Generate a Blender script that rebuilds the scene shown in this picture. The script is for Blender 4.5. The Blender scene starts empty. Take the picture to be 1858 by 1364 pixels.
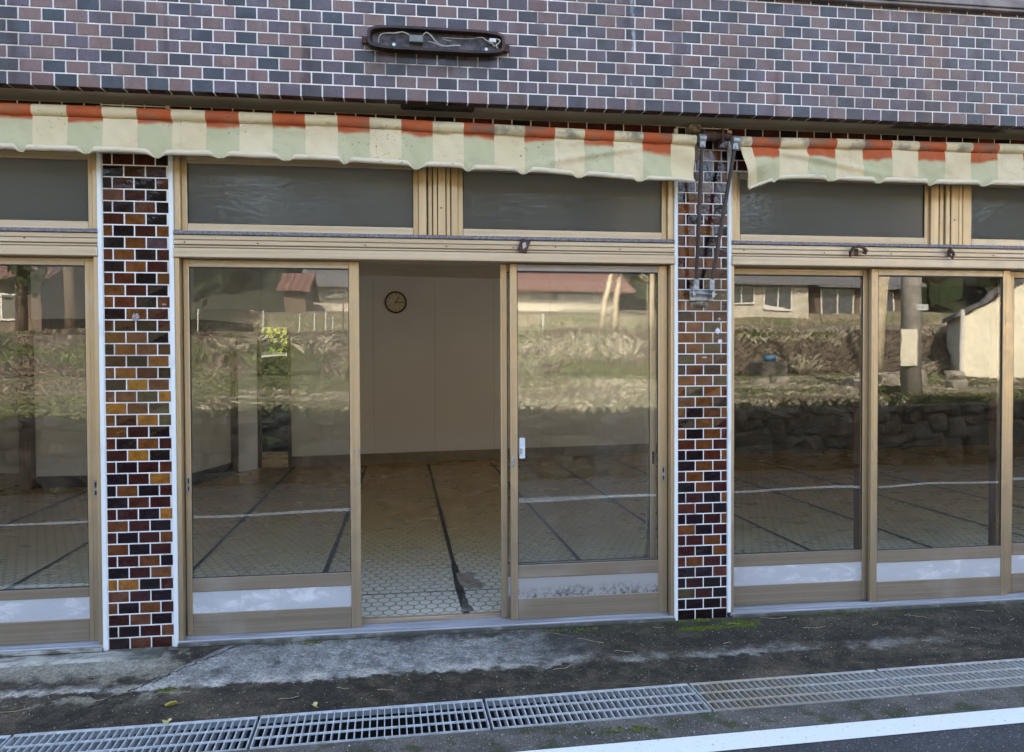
import bpy, math, random
from mathutils import Vector, Matrix, noise
R=math.radians; PI=math.pi
random.seed(7)
S=bpy.context.scene; COL=S.collection
# ------------------------------------------------------------------ helpers
def tag(o,label=None,cat=None,group=None,kind=None):
    if label: o['label']=label
    if cat: o['category']=cat
    if group: o['group']=group
    if kind: o['kind']=kind
    return o
def empty(name,loc=(0,0,0),rz=0,**k):
    o=bpy.data.objects.new(name,None); o.location=loc; o.rotation_euler=(0,0,rz); COL.objects.link(o)
    return tag(o,**k)
class MB:
    """collects faces; build() links them as ONE mesh object"""
    def __init__(s): s.v=[];s.f=[];s.c=[];s.uv=[];s.mi=[]
    def face(s,pts,col=None,uv=None,mi=0):
        b=len(s.v); s.v+= [tuple(p) for p in pts]; s.f.append(tuple(range(b,b+len(pts)))); s.c.append(col); s.uv.append(uv); s.mi.append(mi)
    def mesh(s,vs,fs,col=None,mi=0):
        b=len(s.v); s.v+=[tuple(p) for p in vs]
        for f in fs: s.f.append(tuple(b+i for i in f)); s.c.append(col); s.uv.append(None); s.mi.append(mi)
    def box(s,x0,x1,y0,y1,z0,z1,bev=0.0,col=None,mi=0,M=None):
        if x0>x1:x0,x1=x1,x0
        if y0>y1:y0,y1=y1,y0
        if z0>z1:z0,z1=z1,z0
        b=min(bev,(x1-x0)*.45,(y1-y0)*.45,(z1-z0)*.45)
        if b<=0:
            vs=[(x,y,z) for x in(x0,x1) for y in(y0,y1) for z in(z0,z1)]
            fs=[(0,1,3,2),(4,6,7,5),(0,4,5,1),(2,3,7,6),(0,2,6,4),(1,5,7,3)]
        else:
            vs=[];X=(x0,x1);Y=(y0,y1);Z=(z0,z1);sg=(1,-1);idx={}
            for i in(0,1):
                for j in(0,1):
                    for k in(0,1):
                        for a in range(3):
                            p=[X[i]+sg[i]*b,Y[j]+sg[j]*b,Z[k]+sg[k]*b]; p[a]=(X[i],Y[j],Z[k])[a]
                            idx[i,j,k,a]=len(vs); vs.append(tuple(p))
            fs=[]
            for a in range(3):
                o=[q for q in range(3) if q!=a]
                for e in(0,1):
                    q=[]
                    for (m,n) in((0,0),(1,0),(1,1),(0,1)):
                        c=[0,0,0]; c[a]=e; c[o[0]]=m; c[o[1]]=n; q.append(idx[c[0],c[1],c[2],a])
                    fs.append(tuple(q))
            for a in range(3):
                o=[q for q in range(3) if q!=a]
                for m in(0,1):
                    for n in(0,1):
                        c0=[0,0,0];c1=[0,0,0];c1[a]=1
                        c0[o[0]]=c1[o[0]]=m;c0[o[1]]=c1[o[1]]=n
                        fs.append((idx[(*c0,o[0])],idx[(*c1,o[0])],idx[(*c1,o[1])],idx[(*c0,o[1])]))
            for i in(0,1):
                for j in(0,1):
                    for k in(0,1): fs.append((idx[i,j,k,0],idx[i,j,k,1],idx[i,j,k,2]))
        if M: vs=[M@Vector(p) for p in vs]
        s.mesh(vs,fs,col,mi)
    def tube(s,pts,r,n=8,col=None,cap=True,mi=0):
        pts=[Vector(p) for p in pts]; m=len(pts); rr=r if isinstance(r,(list,tuple)) else [r]*m
        vs=[];fs=[];up=None
        for i,p in enumerate(pts):
            t=(pts[min(i+1,m-1)]-pts[max(i-1,0)]).normalized()
            if up is None: up=Vector((0,0,1)) if abs(t.z)<.9 else Vector((1,0,0))
            a=(up-t*up.dot(t)).normalized(); bb=t.cross(a); up=a
            for k in range(n):
                q=2*PI*k/n; vs.append(p+(a*math.cos(q)+bb*math.sin(q))*rr[i])
        for i in range(m-1):
            for k in range(n):
                fs.append((i*n+k,i*n+(k+1)%n,(i+1)*n+(k+1)%n,(i+1)*n+k))
        if cap: fs.append(tuple(range(n))[::-1]); fs.append(tuple((m-1)*n+k for k in range(n)))
        s.mesh(vs,fs,col,mi)
    def build(s,name,mats,parent=None,smooth=False,fixn=True):
        me=bpy.data.meshes.new(name); me.from_pydata(s.v,[],s.f)
        for m in (mats if isinstance(mats,(list,tuple)) else [mats]): me.materials.append(m)
        if any(s.mi): me.polygons.foreach_set('material_index',s.mi)
        if any(c is not None for c in s.c):
            at=me.color_attributes.new('tint','FLOAT_COLOR','CORNER'); d=[]
            for f,c in zip(s.f,s.c):
                c=c or (.5,.5,.5); d+=list((c[0],c[1],c[2],1.0))*len(f)
            at.data.foreach_set('color',d)
        if any(u is not None for u in s.uv):
            ul=me.uv_layers.new(name='UVMap'); d=[]
            for f,u in zip(s.f,s.uv):
                for q in (u or [(0,0)]*len(f)): d+=list(q)
            ul.data.foreach_set('uv',d)
        if fixn:
            import bmesh
            bm=bmesh.new(); bm.from_mesh(me); bmesh.ops.recalc_face_normals(bm,faces=bm.faces); bm.to_mesh(me); bm.free()
        if smooth: me.polygons.foreach_set('use_smooth',[True]*len(me.polygons))
        o=bpy.data.objects.new(name,me); COL.objects.link(o)
        if parent: o.parent=parent
        return o
def box(name,m,parent,*a,bev=.002,**k):
    b=MB(); b.box(*a,bev=bev); return b.build(name,m,parent,**k)
def grid(fn,nu,nv,uvf=None,mb=None,colf=None):
    mb=mb or MB(); b=len(mb.v)
    for i in range(nu+1):
        for j in range(nv+1): mb.v.append(tuple(fn(i/nu,j/nv)))
    for i in range(nu):
        for j in range(nv):
            a=b+i*(nv+1)+j; mb.f.append((a,a+nv+1,a+nv+2,a+1)); mb.mi.append(0)
            mb.c.append(colf(i/nu,j/nv) if colf else None)
            mb.uv.append([uvf(p,q) for p,q in((i/nu,j/nv),((i+1)/nu,j/nv),((i+1)/nu,(j+1)/nv),(i/nu,(j+1)/nv))] if uvf else None)
    return mb
def text(name,body,size,mat,parent,loc,rot):
    cu=bpy.data.curves.new(name,'FONT'); cu.body=body; cu.size=size; cu.align_x='CENTER'; cu.align_y='CENTER'; o=bpy.data.objects.new(name+'_tmp',cu); COL.objects.link(o)
    bpy.context.view_layer.update(); me=bpy.data.meshes.new_from_object(o.evaluated_get(bpy.context.evaluated_depsgraph_get())); bpy.data.objects.remove(o); me.materials.clear(); me.materials.append(mat)
    o=bpy.data.objects.new(name,me); COL.objects.link(o); o.parent=parent; o.location=loc; o.rotation_euler=rot; return o
def lin(r,g,b): 
    f=lambda c:(c/255/12.92) if c/255<=.04045 else ((c/255+.055)/1.055)**2.4
    return (f(r),f(g),f(b))
# ------------------------------------------------------------------ materials
class NT:
    def __init__(s,name,rough=.5,metal=0.,spec=.5):
        s.m=bpy.data.materials.new(name); s.m.use_nodes=True; s.t=s.m.node_tree; s.n=s.t.nodes; s.l=s.t.links
        s.n.clear(); s.out=s.n.new('ShaderNodeOutputMaterial'); s.p=s.n.new('ShaderNodeBsdfPrincipled')
        s.l.new(s.p.outputs[0],s.out.inputs[0]); s.p.inputs['Roughness'].default_value=rough; s.p.inputs['Metallic'].default_value=metal
        s.p.inputs['Specular IOR Level'].default_value=spec
    def put(s,sock,v):
        if hasattr(v,'is_linked') or hasattr(v,'links'): s.l.new(v,sock)
        elif isinstance(v,(tuple,list)): sock.default_value=(*v,1.0) if len(sock.default_value)==4 and len(v)==3 else v
        else: sock.default_value=v
    def new(s,t,**k):
        x=s.n.new(t)
        for a,b in k.items(): setattr(x,a,b)
        return x
    def pos(s,scale=None,uv=False):
        tc=s.new('ShaderNodeTexCoord'); o=tc.outputs['UV' if uv else 'Object']
        if scale is not None:
            mp=s.new('ShaderNodeMapping'); s.l.new(o,mp.inputs[0]); mp.inputs['Scale'].default_value=scale; o=mp.outputs[0]
        return o
    def noise(s,scale,detail=3,vec=None,rough=.55,dist=0.):
        x=s.new('ShaderNodeTexNoise'); x.inputs['Scale'].default_value=scale; x.inputs['Detail'].default_value=detail; x.inputs['Roughness'].default_value=rough; x.inputs['Distortion'].default_value=dist
        s.l.new(vec if vec is not None else s.pos(),x.inputs['Vector']); return x.outputs['Fac']
    def vor(s,scale,vec=None,feature='F1',out='Distance',rand=1.):
        x=s.new('ShaderNodeTexVoronoi',feature=feature); x.inputs['Scale'].default_value=scale; x.inputs['Randomness'].default_value=rand
        s.l.new(vec if vec is not None else s.pos(),x.inputs['Vector']); return x.outputs[out]
    def math(s,op,a,b=0.,c=0.):
        x=s.new('ShaderNodeMath',operation=op); s.put(x.inputs[0],a); s.put(x.inputs[1],b); s.put(x.inputs[2],c); return x.outputs[0]
    def step(s,v,a,b,lo=0.,hi=1.):
        x=s.new('ShaderNodeMapRange',interpolation_type='SMOOTHSTEP'); s.put(x.inputs[0],v)
        for i,q in enumerate((a,b,lo,hi)): s.put(x.inputs[1+i],q)
        return x.outputs[0]
    def mix(s,f,a,b,mode='MIX'):
        x=s.new('ShaderNodeMix',data_type='RGBA',blend_type=mode); s.put(x.inputs[0],f); s.put(x.inputs[6],a); s.put(x.inputs[7],b); return x.outputs[2]
    def xyz(s,v=None):
        x=s.new('ShaderNodeSeparateXYZ'); s.l.new(v if v is not None else s.pos(),x.inputs[0]); return x.outputs
    def bump(s,h,st=.3,dist=.01,nrm=None):
        x=s.new('ShaderNodeBump'); x.inputs['Strength'].default_value=st; x.inputs['Distance'].default_value=dist; s.put(x.inputs['Height'],h)
        if nrm is not None: s.l.new(nrm,x.inputs['Normal'])
        return x.outputs[0]
    def base(s,c): s.put(s.p.inputs['Base Color'],c); return s
    def rough(s,c): s.put(s.p.inputs['Roughness'],c); return s
    def nrm(s,c): s.l.new(c,s.p.inputs['Normal']); return s
    def attr(s,n='tint'):
        x=s.new('ShaderNodeAttribute',attribute_name=n); return x.outputs['Color']
def simple(name,c,c2=None,rough=.6,metal=0.,sc=8.,bs=0.,bd=.004,bsc=40.,detail=4,stretch=None,spec=.5,lo=.35,hi=.65):
    t=NT(name,rough,metal,spec); v=t.pos(stretch) if stretch else None
    if c2: t.base(t.mix(t.step(t.noise(sc,detail,v),lo,hi),c,c2))
    else: t.base(c)
    if bs: t.nrm(t.bump(t.noise(bsc,4,v),bs,bd))
    return t.m
MT={}
def build_mats():
    # glazed pillar tile: colour per tile, thick glossy wavy glaze
    t=NT('glazed_tile',.10,0,.6); a=t.attr(); n=t.noise(22,4); n2=t.noise(90,2)
    t.base(t.mix(t.step(t.noise(55,3),.58,.72,0,.35),t.mix(t.step(n,.35,.68,0,.75),a,t.mix(1.,a,(.5,.42,.36),'MULTIPLY')),t.mix(1.,a,(1.7,1.6,1.4),'MULTIPLY')))
    t.rough(t.step(t.noise(6,3),.4,.75,.06,.22)); t.nrm(t.bump(t.noise(38,2),.22,.004,t.bump(n2,.06,.002))); MT['tile']=t.m
    # fascia tile: satin glaze with run-off stains
    t=NT('fascia_tile',.34,0,.55); a=t.attr(); P=t.xyz()
    st=t.noise(1.0,4,t.pos((9,1,1.2))); streak=t.step(st,.60,.74,0,.75)
    c=t.mix(t.step(t.noise(30,4,t.pos((3,1,1))),.3,.75,0,.45),a,t.mix(1.,a,(.55,.52,.55),'MULTIPLY'))
    c=t.mix(streak,c,t.mix(.35,(.03,.018,.02),a)); c=t.mix(t.step(t.noise(.8,3),.42,.62,0,.32),c,(.085,.05,.045))
    for xs_,w_,k_ in((-1.93,.025,.75),(-.50,.045,.8),(.62,.03,.6),(1.22,.035,.7),(-1.2,.02,.4),(2.1,.02,.45),(3.35,.03,.6)):
        q=t.step(t.math('ABSOLUTE',t.math('SUBTRACT',P[0],t.math('ADD',xs_-.02,t.math('MULTIPLY',t.noise(5,3),.04)))),w_*.2,w_,k_,0); q=t.math('MULTIPLY',q,t.step(t.noise(4,4,t.pos((3,1,1))),.32,.6)); c=t.mix(q,c,(.035,.016,.014))
    q=t.step(t.math('ABSOLUTE',t.math('SUBTRACT',P[0],1.255)),.004,.022,.8,0); q=t.math('MULTIPLY',q,t.step(t.noise(14,3,t.pos((1,1,.5))),.5,.62)); c=t.mix(q,c,(.35,.42,.50))
    d1=t.step(t.math('ABSOLUTE',t.math('SUBTRACT',P[0],t.math('ADD',3.0,t.math('MULTIPLY',t.noise(7,3),.12)))),.02,.10,.55,0); d1=t.math('MULTIPLY',d1,t.step(t.noise(9,3),.35,.6))
    c=t.mix(d1,c,(.19,.085,.035))
    # soot under the broken lamp
    sx=t.step(t.math('ABSOLUTE',t.math('SUBTRACT',P[0],.17)),.28,.42,1,0); sz=t.math('MULTIPLY',t.step(P[2],2.98,3.16),t.step(P[2],3.20,3.3,1,0))
    c=t.mix(t.math('MULTIPLY',t.math('MULTIPLY',sx,sz),t.step(t.noise(12,4),.2,.6,.35,.9)),c,(.012,.01,.01))
    t.base(c); t.rough(t.step(t.noise(14,4),.3,.7,.22,.5)); t.nrm(t.bump(t.noise(60,3),.15,.002)); MT['ftile']=t.m
    t=NT('grout',.85); P=t.xyz()
    sx=t.step(t.math('ABSOLUTE',t.math('SUBTRACT',P[0],.17)),.28,.42,1,0); sz=t.math('MULTIPLY',t.step(P[2],3.0,3.15),t.step(P[2],3.20,3.3,1,0))
    c=t.mix(t.step(t.noise(3,6,None,.65),.46,.68,0,.7),(.88,.87,.85),(.46,.39,.31)); c=t.mix(t.step(t.noise(1.3,4,t.pos((6,1,.8))),.58,.7,0,.6),c,(.22,.15,.11))
    c=t.mix(t.math('MULTIPLY',t.math('MULTIPLY',sx,sz),t.step(t.noise(14,4),.3,.6,.3,.95)),c,(.10,.08,.06)); t.base(c); MT['grout']=t.m
    MT['trim']=simple('white_trim',(.82,.86,.86),(.62,.64,.62),.35,0,5,lo=.55,hi=.8)
    # anodised bronze aluminium
    def alu(name,c1,c2,stretch,ro=.42,me=.35):
        t=NT(name,ro,me,.5); f=t.noise(1,5,t.pos(stretch)); g=t.noise(2.5,3)
        c=t.mix(t.step(f,.3,.7),c1,c2); c=t.mix(t.step(g,.55,.8,0,.35),c,(.50,.45,.41))
        c=t.mix(t.step(t.noise(70,3),.66,.74,0,.35),c,(.16,.13,.10))
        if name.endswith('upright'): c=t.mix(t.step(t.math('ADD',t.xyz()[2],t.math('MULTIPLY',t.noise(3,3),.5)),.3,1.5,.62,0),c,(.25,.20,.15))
        t.base(c); t.rough(t.step(t.noise(18,4),.3,.7,ro-.08,ro+.14)); t.nrm(t.bump(f,.10,.002)); return t.m
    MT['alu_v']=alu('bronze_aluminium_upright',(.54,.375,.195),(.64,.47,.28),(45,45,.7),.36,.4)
    MT['alu_h']=alu('bronze_aluminium_rail',(.53,.40,.25),(.64,.51,.35),(.7,45,45))
    MT['alu_d']=alu('dark_aluminium_rail',(.235,.180,.125),(.29,.23,.165),(.8,60,60),.5,.25)  # darker aluminium for the middle and bottom door rails
    MT['alu_grey']=alu('dulled_aluminium',(.40,.36,.33),(.52,.47,.43),(.8,60,60),.5,.3)
    MT['groove']=simple('dark_groove',(.07,.055,.045),(.14,.11,.09),.7,sc=40)
    MT['lead']=simple('grey_flashing',(.13,.12,.135),(.25,.24,.26),.6,.2,60,bs=.3)
    t=NT('kick_plate',.38,.35); g=t.noise(7,6,t.pos((1,1,2)),.7,.6); P=t.xyz()
    t.base(t.mix(t.step(g,.5,.66,0,1),(.66,.67,.69),(.84,.85,.87))); t.rough(t.step(g,.4,.7,.3,.55)); MT['kick']=t.m
    t=NT('grimy_kick_plate',.4,.35); P=t.xyz(); g=t.noise(48,7,t.pos((1,1,.8)),.8)
    low=t.step(t.math('ADD',P[2],t.math('MULTIPLY',t.noise(6,3),.06)),.155,.25,1,0); t.base(t.mix(t.math('MULTIPLY',low,t.step(g,.44,.60)),(.48,.46,.45),(.09,.08,.07))); MT['kick2']=t.m
    MT['steel']=simple('bright_steel',(.55,.58,.6),(.36,.37,.38),.35,.8,30)
    MT['sill']=simple('sill_aluminium',(.50,.52,.57),(.32,.32,.34),.4,.4,1.,stretch=(2,60,60))
    # window glass : clear float glass with slow waves and a little dirt
    def glass(name,seed,wv=.5,hz=1.):
        t=NT(name); t.n.remove(t.p)
        lw=t.new('ShaderNodeLayerWeight'); lw.inputs['Blend'].default_value=.5
        f=t.math('POWER',lw.outputs['Facing'],5.); f=t.math('MULTIPLY_ADD',f,.9,.066)
        mp=t.pos((.55,1,2.3)); off=t.new('ShaderNodeMapping'); t.l.new(mp,off.inputs[0]); off.inputs['Location'].default_value=(seed*3.1,0,seed*1.7)
        h=t.noise(1.3,2,off.outputs[0],.35); h2=t.noise(9,1,off.outputs[0])
        h=t.math('ADD',h,t.math('MULTIPLY',h2,.012))
        nb=t.bump(h,wv,.0035)
        gl=t.new('ShaderNodeBsdfGlossy'); gl.inputs['Roughness'].default_value=.004; gl.inputs['Color'].default_value=(.97,1,.97,1); t.l.new(nb,gl.inputs['Normal'])
        tr=t.new('ShaderNodeBsdfTransparent'); tr.inputs['Color'].default_value=(.975,.985,.98,1)
        di=t.new('ShaderNodeBsdfDiffuse'); di.inputs['Color'].default_value=(.6,.6,.55,1)
        dn=t.step(t.noise(2.2,6,t.pos((1.3,1,.5)),.65,.8),.40,.80,.010*hz,.055*hz)
        dn=t.math('ADD',dn,t.step(t.noise(60,2),.74,.8,0,.10))
        m1=t.new('ShaderNodeMixShader'); t.l.new(dn,m1.inputs[0]); t.l.new(tr.outputs[0],m1.inputs[1]); t.l.new(di.outputs[0],m1.inputs[2])
        m2=t.new('ShaderNodeMixShader'); t.l.new(f,m2.inputs[0]); t.l.new(m1.outputs[0],m2.inputs[1]); t.l.new(gl.outputs[0],m2.inputs[2])
        t.l.new(m2.outputs[0],t.out.inputs[0]); return t.m
    for i in range(6): MT['glass%d'%i]=glass('window_glass_%s'%'abcdef'[i],i+1,.5,(.45,.6,.06,.06,.1,.25)[i])
    # rippled obscure glass of the transoms
    t=NT('frosted_glass',.05,0,.9); h=t.noise(26,2,t.pos((.7,1,1.5)),.45,.5)
    t.base(t.mix(t.step(t.noise(1.4,2),.3,.7),(.13,.137,.133),(.18,.182,.17))); h=t.math('MULTIPLY',h,t.step(t.noise(1.1,1,t.pos((1,1,3))),.50,.64,.55,1.)); t.nrm(t.bump(h,.42,.006)); t.rough(t.step(t.noise(3,6,t.pos((1,1,.6)),.7),.4,.7,.06,.2)); tl=t.new('ShaderNodeBsdfTranslucent'); tl.inputs[0].default_value=(.95,.96,.93,1); ms=t.new('ShaderNodeMixShader'); ms.inputs[0].default_value=.68; t.l.new(t.p.outputs[0],ms.inputs[1]); t.l.new(tl.outputs[0],ms.inputs[2]); t.l.new(ms.outputs[0],t.out.inputs[0]); MT['frost']=t.m
    MT['black']=simple('black_rubber',(.015,.015,.015),(.03,.03,.03),.6)
    # faded striped awning canvas : uv = metres along, metres down from the top of the roll
    def canvas(name,u0,per):
        t=NT(name,.75,0,.3); uv=t.xyz(t.pos(uv=True))
        k=t.math('FRACT',t.math('DIVIDE',t.math('SUBTRACT',uv[0],u0),per)); on=t.math('LESS_THAN',k,.5)
        v=t.math('ADD',uv[1],t.math('MULTIPLY',t.math('SUBTRACT',t.noise(3.,4),.5),.075)); v=t.math('ADD',v,t.step(uv[0],.9,1.7,.0,-.03)); v=t.math('ADD',v,.015)
        hem=t.step(uv[1],.298,.304); fade=t.step(v,.148,.170); org=t.mix(t.step(t.noise(14,4),.35,.7),(.66,.145,.045),(.56,.14,.06))
        grn=t.mix(t.step(t.noise(3,3),.3,.7),(.64,.62,.38),(.70,.67,.44)); crm=t.mix(t.step(t.noise(3,3),.3,.7),(.84,.71,.45),(.90,.78,.54))
        c=t.mix(on,crm,t.mix(fade,org,grn)); c=t.mix(hem,c,(.86,.78,.60)); c=t.mix(t.math('MULTIPLY',t.step(uv[1],.286,.297),t.step(uv[1],.297,.303,1,0)),c,(.40,.34,.22))  # dark line above the hem paints in the shade of the fold
        gm=t.math('MULTIPLY',t.step(t.noise(7,5),.46,.66),t.step(uv[1],.13,.05,.0,.75)); gm=t.math('MULTIPLY',gm,t.step(uv[0],-.5,.1))
        c=t.mix(gm,c,(.20,.18,.14)); c=t.mix(t.math('MULTIPLY',t.step(t.noise(3.2,6,t.pos((1,1,2.5)),.65),.52,.72),.32),c,(.50,.40,.22)); c=t.mix(t.math('MULTIPLY',t.step(t.noise(8,5,t.pos((.6,1,2)),.7),.60,.72),.4),c,(.28,.24,.16))
        sp=t.math('MULTIPLY',t.step(t.noise(60,4),.63,.70),t.step(t.noise(2.3,2),.5,.62)); c=t.mix(t.math('MULTIPLY',sp,.7),c,(.12,.09,.06))
        t.base(c); wv=t.noise(300,1); t.nrm(t.bump(t.noise(7,5,t.pos((1,1,1.6)),.6),.55,.016,t.bump(wv,.12,.001)))
        tl=t.new('ShaderNodeBsdfTranslucent'); t.l.new(c,tl.inputs[0]); ms=t.new('ShaderNodeMixShader'); ms.inputs[0].default_value=.22
        t.l.new(t.p.outputs[0],ms.inputs[1]); t.l.new(tl.outputs[0],ms.inputs[2]); t.l.new(ms.outputs[0],t.out.inputs[0]); return t.m
    MT['canvas1']=canvas('awning_canvas_long',-1.724,.3413); MT['canvas2']=canvas('awning_canvas_short',2.001,.3535)
    MT['stitch']=simple('canvas_seam',(.40,.34,.24),(.5,.43,.3),.8)
    t=NT('soffit_concrete',.9); P=t.xyz(); c=t.mix(t.step(t.noise(1.5,5,t.pos((1,3,1))),.3,.7),(.50,.43,.30),(.36,.31,.21))
    d=t.step(t.math('ADD',t.math('ABSOLUTE',t.math('SUBTRACT',P[0],3.25)),t.math('MULTIPLY',t.noise(20,3),.1)),.38,.46,.9,0)
    d=t.math('MULTIPLY',d,t.step(P[1],-.13,-.08,1,0)); c=t.mix(d,c,(.02,.017,.012)); t.base(c); t.nrm(t.bump(t.noise(30,4),.3,.004)); MT['soffit']=t.m
    MT['rust']=simple('rusty_iron',(.055,.03,.025),(.13,.06,.035),.75,.1,25,bs=.4)
    MT['arm']=simple('brown_painted_arm',(.035,.020,.017),(.07,.045,.038),.55,.1,1.,stretch=(30,30,3),bs=.2)
    MT['galv']=simple('galvanised_steel',(.42,.45,.47),(.27,.29,.30),.42,.55,28,bs=.15)
    MT['mortar']=simple('old_mortar',(.32,.28,.22),(.14,.12,.09),.95,sc=45,bs=.6,bd=.006,bsc=90)
    MT['housing']=simple('sooty_lamp_housing',(.012,.008,.007),(.05,.022,.016),.4,.2,9,bs=.4,bsc=25)
    MT['ash']=simple('burnt_metal',(.05,.048,.055),(.12,.11,.13),.6,.3,35,bs=.3)
    MT['wire']=simple('pale_cable',(.66,.64,.56),(.4,.37,.3),.6)
    MT['box']=simple('grey_ballast',(.20,.22,.22),(.12,.13,.13),.5)
    MT['vent']=simple('vent_grille',(.02,.014,.01),(.05,.035,.022),.8)
    MT['coping']=simple('coping_metal',(.16,.13,.13),(.27,.23,.21),.5,.2,6)
    MT['siding']=simple('white_siding',(.62,.60,.57),(.5,.47,.42),.7,sc=3)
    # ground materials
    t=NT('apron',.85,0,.35); P=t.xyz(); fine=t.noise(150,3); mid=t.noise(11,5,None,.65); big=t.noise(2.2,5,t.pos((.6,1.6,1)),.65,.4)
    asph=t.mix(t.step(mid,.35,.7),(.024,.021,.016),(.080,.066,.046)); asph=t.mix(t.step(big,.5,.70,0,.8),asph,(.135,.110,.078)); asph=t.mix(t.step(t.noise(1.6,4),.5,.62,0,.6),asph,(.020,.020,.018))
    asph=t.mix(t.step(t.vor(58),.04,.17,.9,0),asph,(.30,.27,.23))
    conc=t.mix(t.step(mid,.35,.68),(.165,.165,.16),(.32,.32,.31)); conc=t.mix(t.step(t.noise(9,6,t.pos((.8,1.6,1)),.7),.52,.70,0,.8),conc,(.46,.46,.44)); conc=t.mix(t.step(t.noise(5,5),.52,.66,0,.85),conc,(.065,.065,.06))
    wob=t.math('MULTIPLY',t.math('SUBTRACT',t.noise(3.5,5),.5),.5); wob2=t.math('MULTIPLY',t.math('SUBTRACT',t.noise(14,4),.5),.12)
    yy=t.math('ADD',P[1],t.math('ADD',wob2,t.math('MULTIPLY',wob,.25)))
    mY=t.step(yy,-.455,-.415); mX=t.math('MULTIPLY',t.step(t.math('ADD',P[0],wob),.35,1.15,1,0),t.step(t.math('ADD',P[0],t.math('MULTIPLY',P[1],-.9)),-.97,-.93))
    m=t.math('MULTIPLY',mY,mX); c=t.mix(m,asph,conc)
    edge=t.math('MULTIPLY',t.math('MULTIPLY',t.step(yy,-.47,-.43),t.step(yy,-.43,-.34,1,0)),t.step(t.noise(6,4),.35,.6)); edge=t.math('MULTIPLY',edge,t.step(P[0],2.6,3.4,1,0)); edge=t.math('MULTIPLY',edge,t.step(P[0],-.4,1.2,.9,.45))
    c=t.mix(edge,c,(.50,.48,.43))
    le=t.math('MULTIPLY',t.step(t.math('ADD',P[0],wob),-1.15,-1.35),t.math('MULTIPLY',t.step(yy,-.34,-.22),t.step(yy,-.04,-.10))); c=t.mix(t.math('MULTIPLY',le,t.step(mid,.3,.6,.5,1)),c,(.33,.31,.255))
    le2=t.math('MULTIPLY',t.step(P[0],-.95,-1.2),t.math('MULTIPLY',t.step(t.noise(9,5),.5,.62),t.step(P[1],-.62,-.5))); c=t.mix(t.math('MULTIPLY',le2,.8),c,(.28,.26,.20))
    damp=t.math('MULTIPLY',t.step(yy,-.12,-.03),t.step(t.noise(3.2,4),.42,.6)); c=t.mix(t.math('MULTIPLY',damp,.85),c,(.03,.03,.024))
    gr=t.math('MULTIPLY',t.step(P[0],.2,1.3),t.math('MULTIPLY',t.step(yy,-.22,-.08),t.step(t.noise(13,5),.5,.66))); c=t.mix(t.math('MULTIPLY',gr,.7),c,(.035,.055,.012))
    # a crack
    cr=t.math('ABSOLUTE',t.math('SUBTRACT',t.math('ADD',P[0],t.math('MULTIPLY',P[1],-1.0)),t.math('ADD',-.90,t.math('MULTIPLY',t.math('SUBTRACT',t.noise(16,4),.5),.14))))
    c=t.mix(t.step(cr,.003,.012,.95,0),c,(.012,.011,.010))
    med=t.noise(62,3,None,.7); c=t.mix(1.,c,t.mix(t.step(med,.36,.64),(.70,.69,.67),(1.25,1.25,1.23)),'MULTIPLY')
    c=t.mix(1.,c,t.mix(t.step(fine,.3,.7),(.62,.62,.62),(1.25,1.25,1.25)),'MULTIPLY')
    t.base(c); t.nrm(t.bump(t.math('ADD',fine,t.math('MULTIPLY',mid,1.2)),.55,.006)); t.rough(t.step(big,.3,.7,.6,.95)); MT['apron']=t.m
    def asphalt(name,a,b,moss=False):
        t=NT(name,.85,0,.4); P=t.xyz(); f=t.noise(170,3); c=t.mix(t.step(t.noise(5,5),.35,.65),a,b)
        c=t.mix(t.step(t.vor(52),.06,.24,.9,0),c,(.36,.34,.32)); c=t.mix(t.step(t.vor(130,out='Color'),.0,.9,0,.25),c,(.15,.145,.14))
        if moss: c=t.mix(t.math('MULTIPLY',t.step(t.noise(9,5),.5,.64),.75),c,(.035,.05,.012))
        c=t.mix(1.,c,t.mix(t.step(f,.3,.7),(.55,.55,.55),(1.35,1.35,1.35)),'MULTIPLY'); t.base(c); t.nrm(t.bump(f,.6,.006)); return t.m
    MT['road']=asphalt('road_asphalt',(.035,.038,.045),(.055,.058,.065)); MT['gravel_edge']=asphalt('gravelly_edge',(.07,.065,.055),(.14,.13,.11),True)
    t=NT('road_paint',.6); t.base(t.mix(t.step(t.noise(60,4),.60,.70,0,.55),(.80,.84,.84),(.30,.31,.32))); t.nrm(t.bump(t.noise(170,3),.4,.003)); MT['paint']=t.m
    t=NT('wet_channel',.8); P=t.xyz(); t.base(t.mix(t.math('MULTIPLY',t.step(P[0],1.1,1.8),t.step(t.noise(4,4),.3,.6,.5,1)),t.mix(t.noise(12,4),(.014,.013,.012),(.05,.045,.035)),(.24,.21,.155))); MT['channel']=t.m
    t=NT('grating_steel',.45,.25); P=t.xyz(); gp=t.new('ShaderNodeNewGeometry'); gx=t.xyz(gp.outputs['Position'])[0]; r=t.math('MULTIPLY',t.step(gx,1.38,1.45,.25,.95),t.step(gx,1.45,2.5,.85,.42)); r=t.math('MULTIPLY',r,t.step(t.noise(8,4,gp.outputs['Position']),.25,.6,.35,1.)); r=t.math('MULTIPLY',r,t.step(gx,.3,1.0))
    t.base(t.mix(r,t.mix(t.step(t.noise(25,4),.3,.7),(.64,.68,.71),(.44,.48,.50)),(.42,.345,.235))); MT['grating']=t.m
    MT['moss']=simple('moss',(.045,.085,.012),(.10,.15,.02),.95,sc=30)
    MT['leaf']=simple('fallen_leaf',(.50,.50,.16),(.60,.56,.28),.6,sc=40)
    MT['leaf2']=simple('curled_leaf',(.36,.33,.05),(.42,.22,.05),.6,sc=40)
    MT['straw']=simple('dry_straw',(.42,.34,.20),(.28,.2,.12),.8,sc=30)
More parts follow.
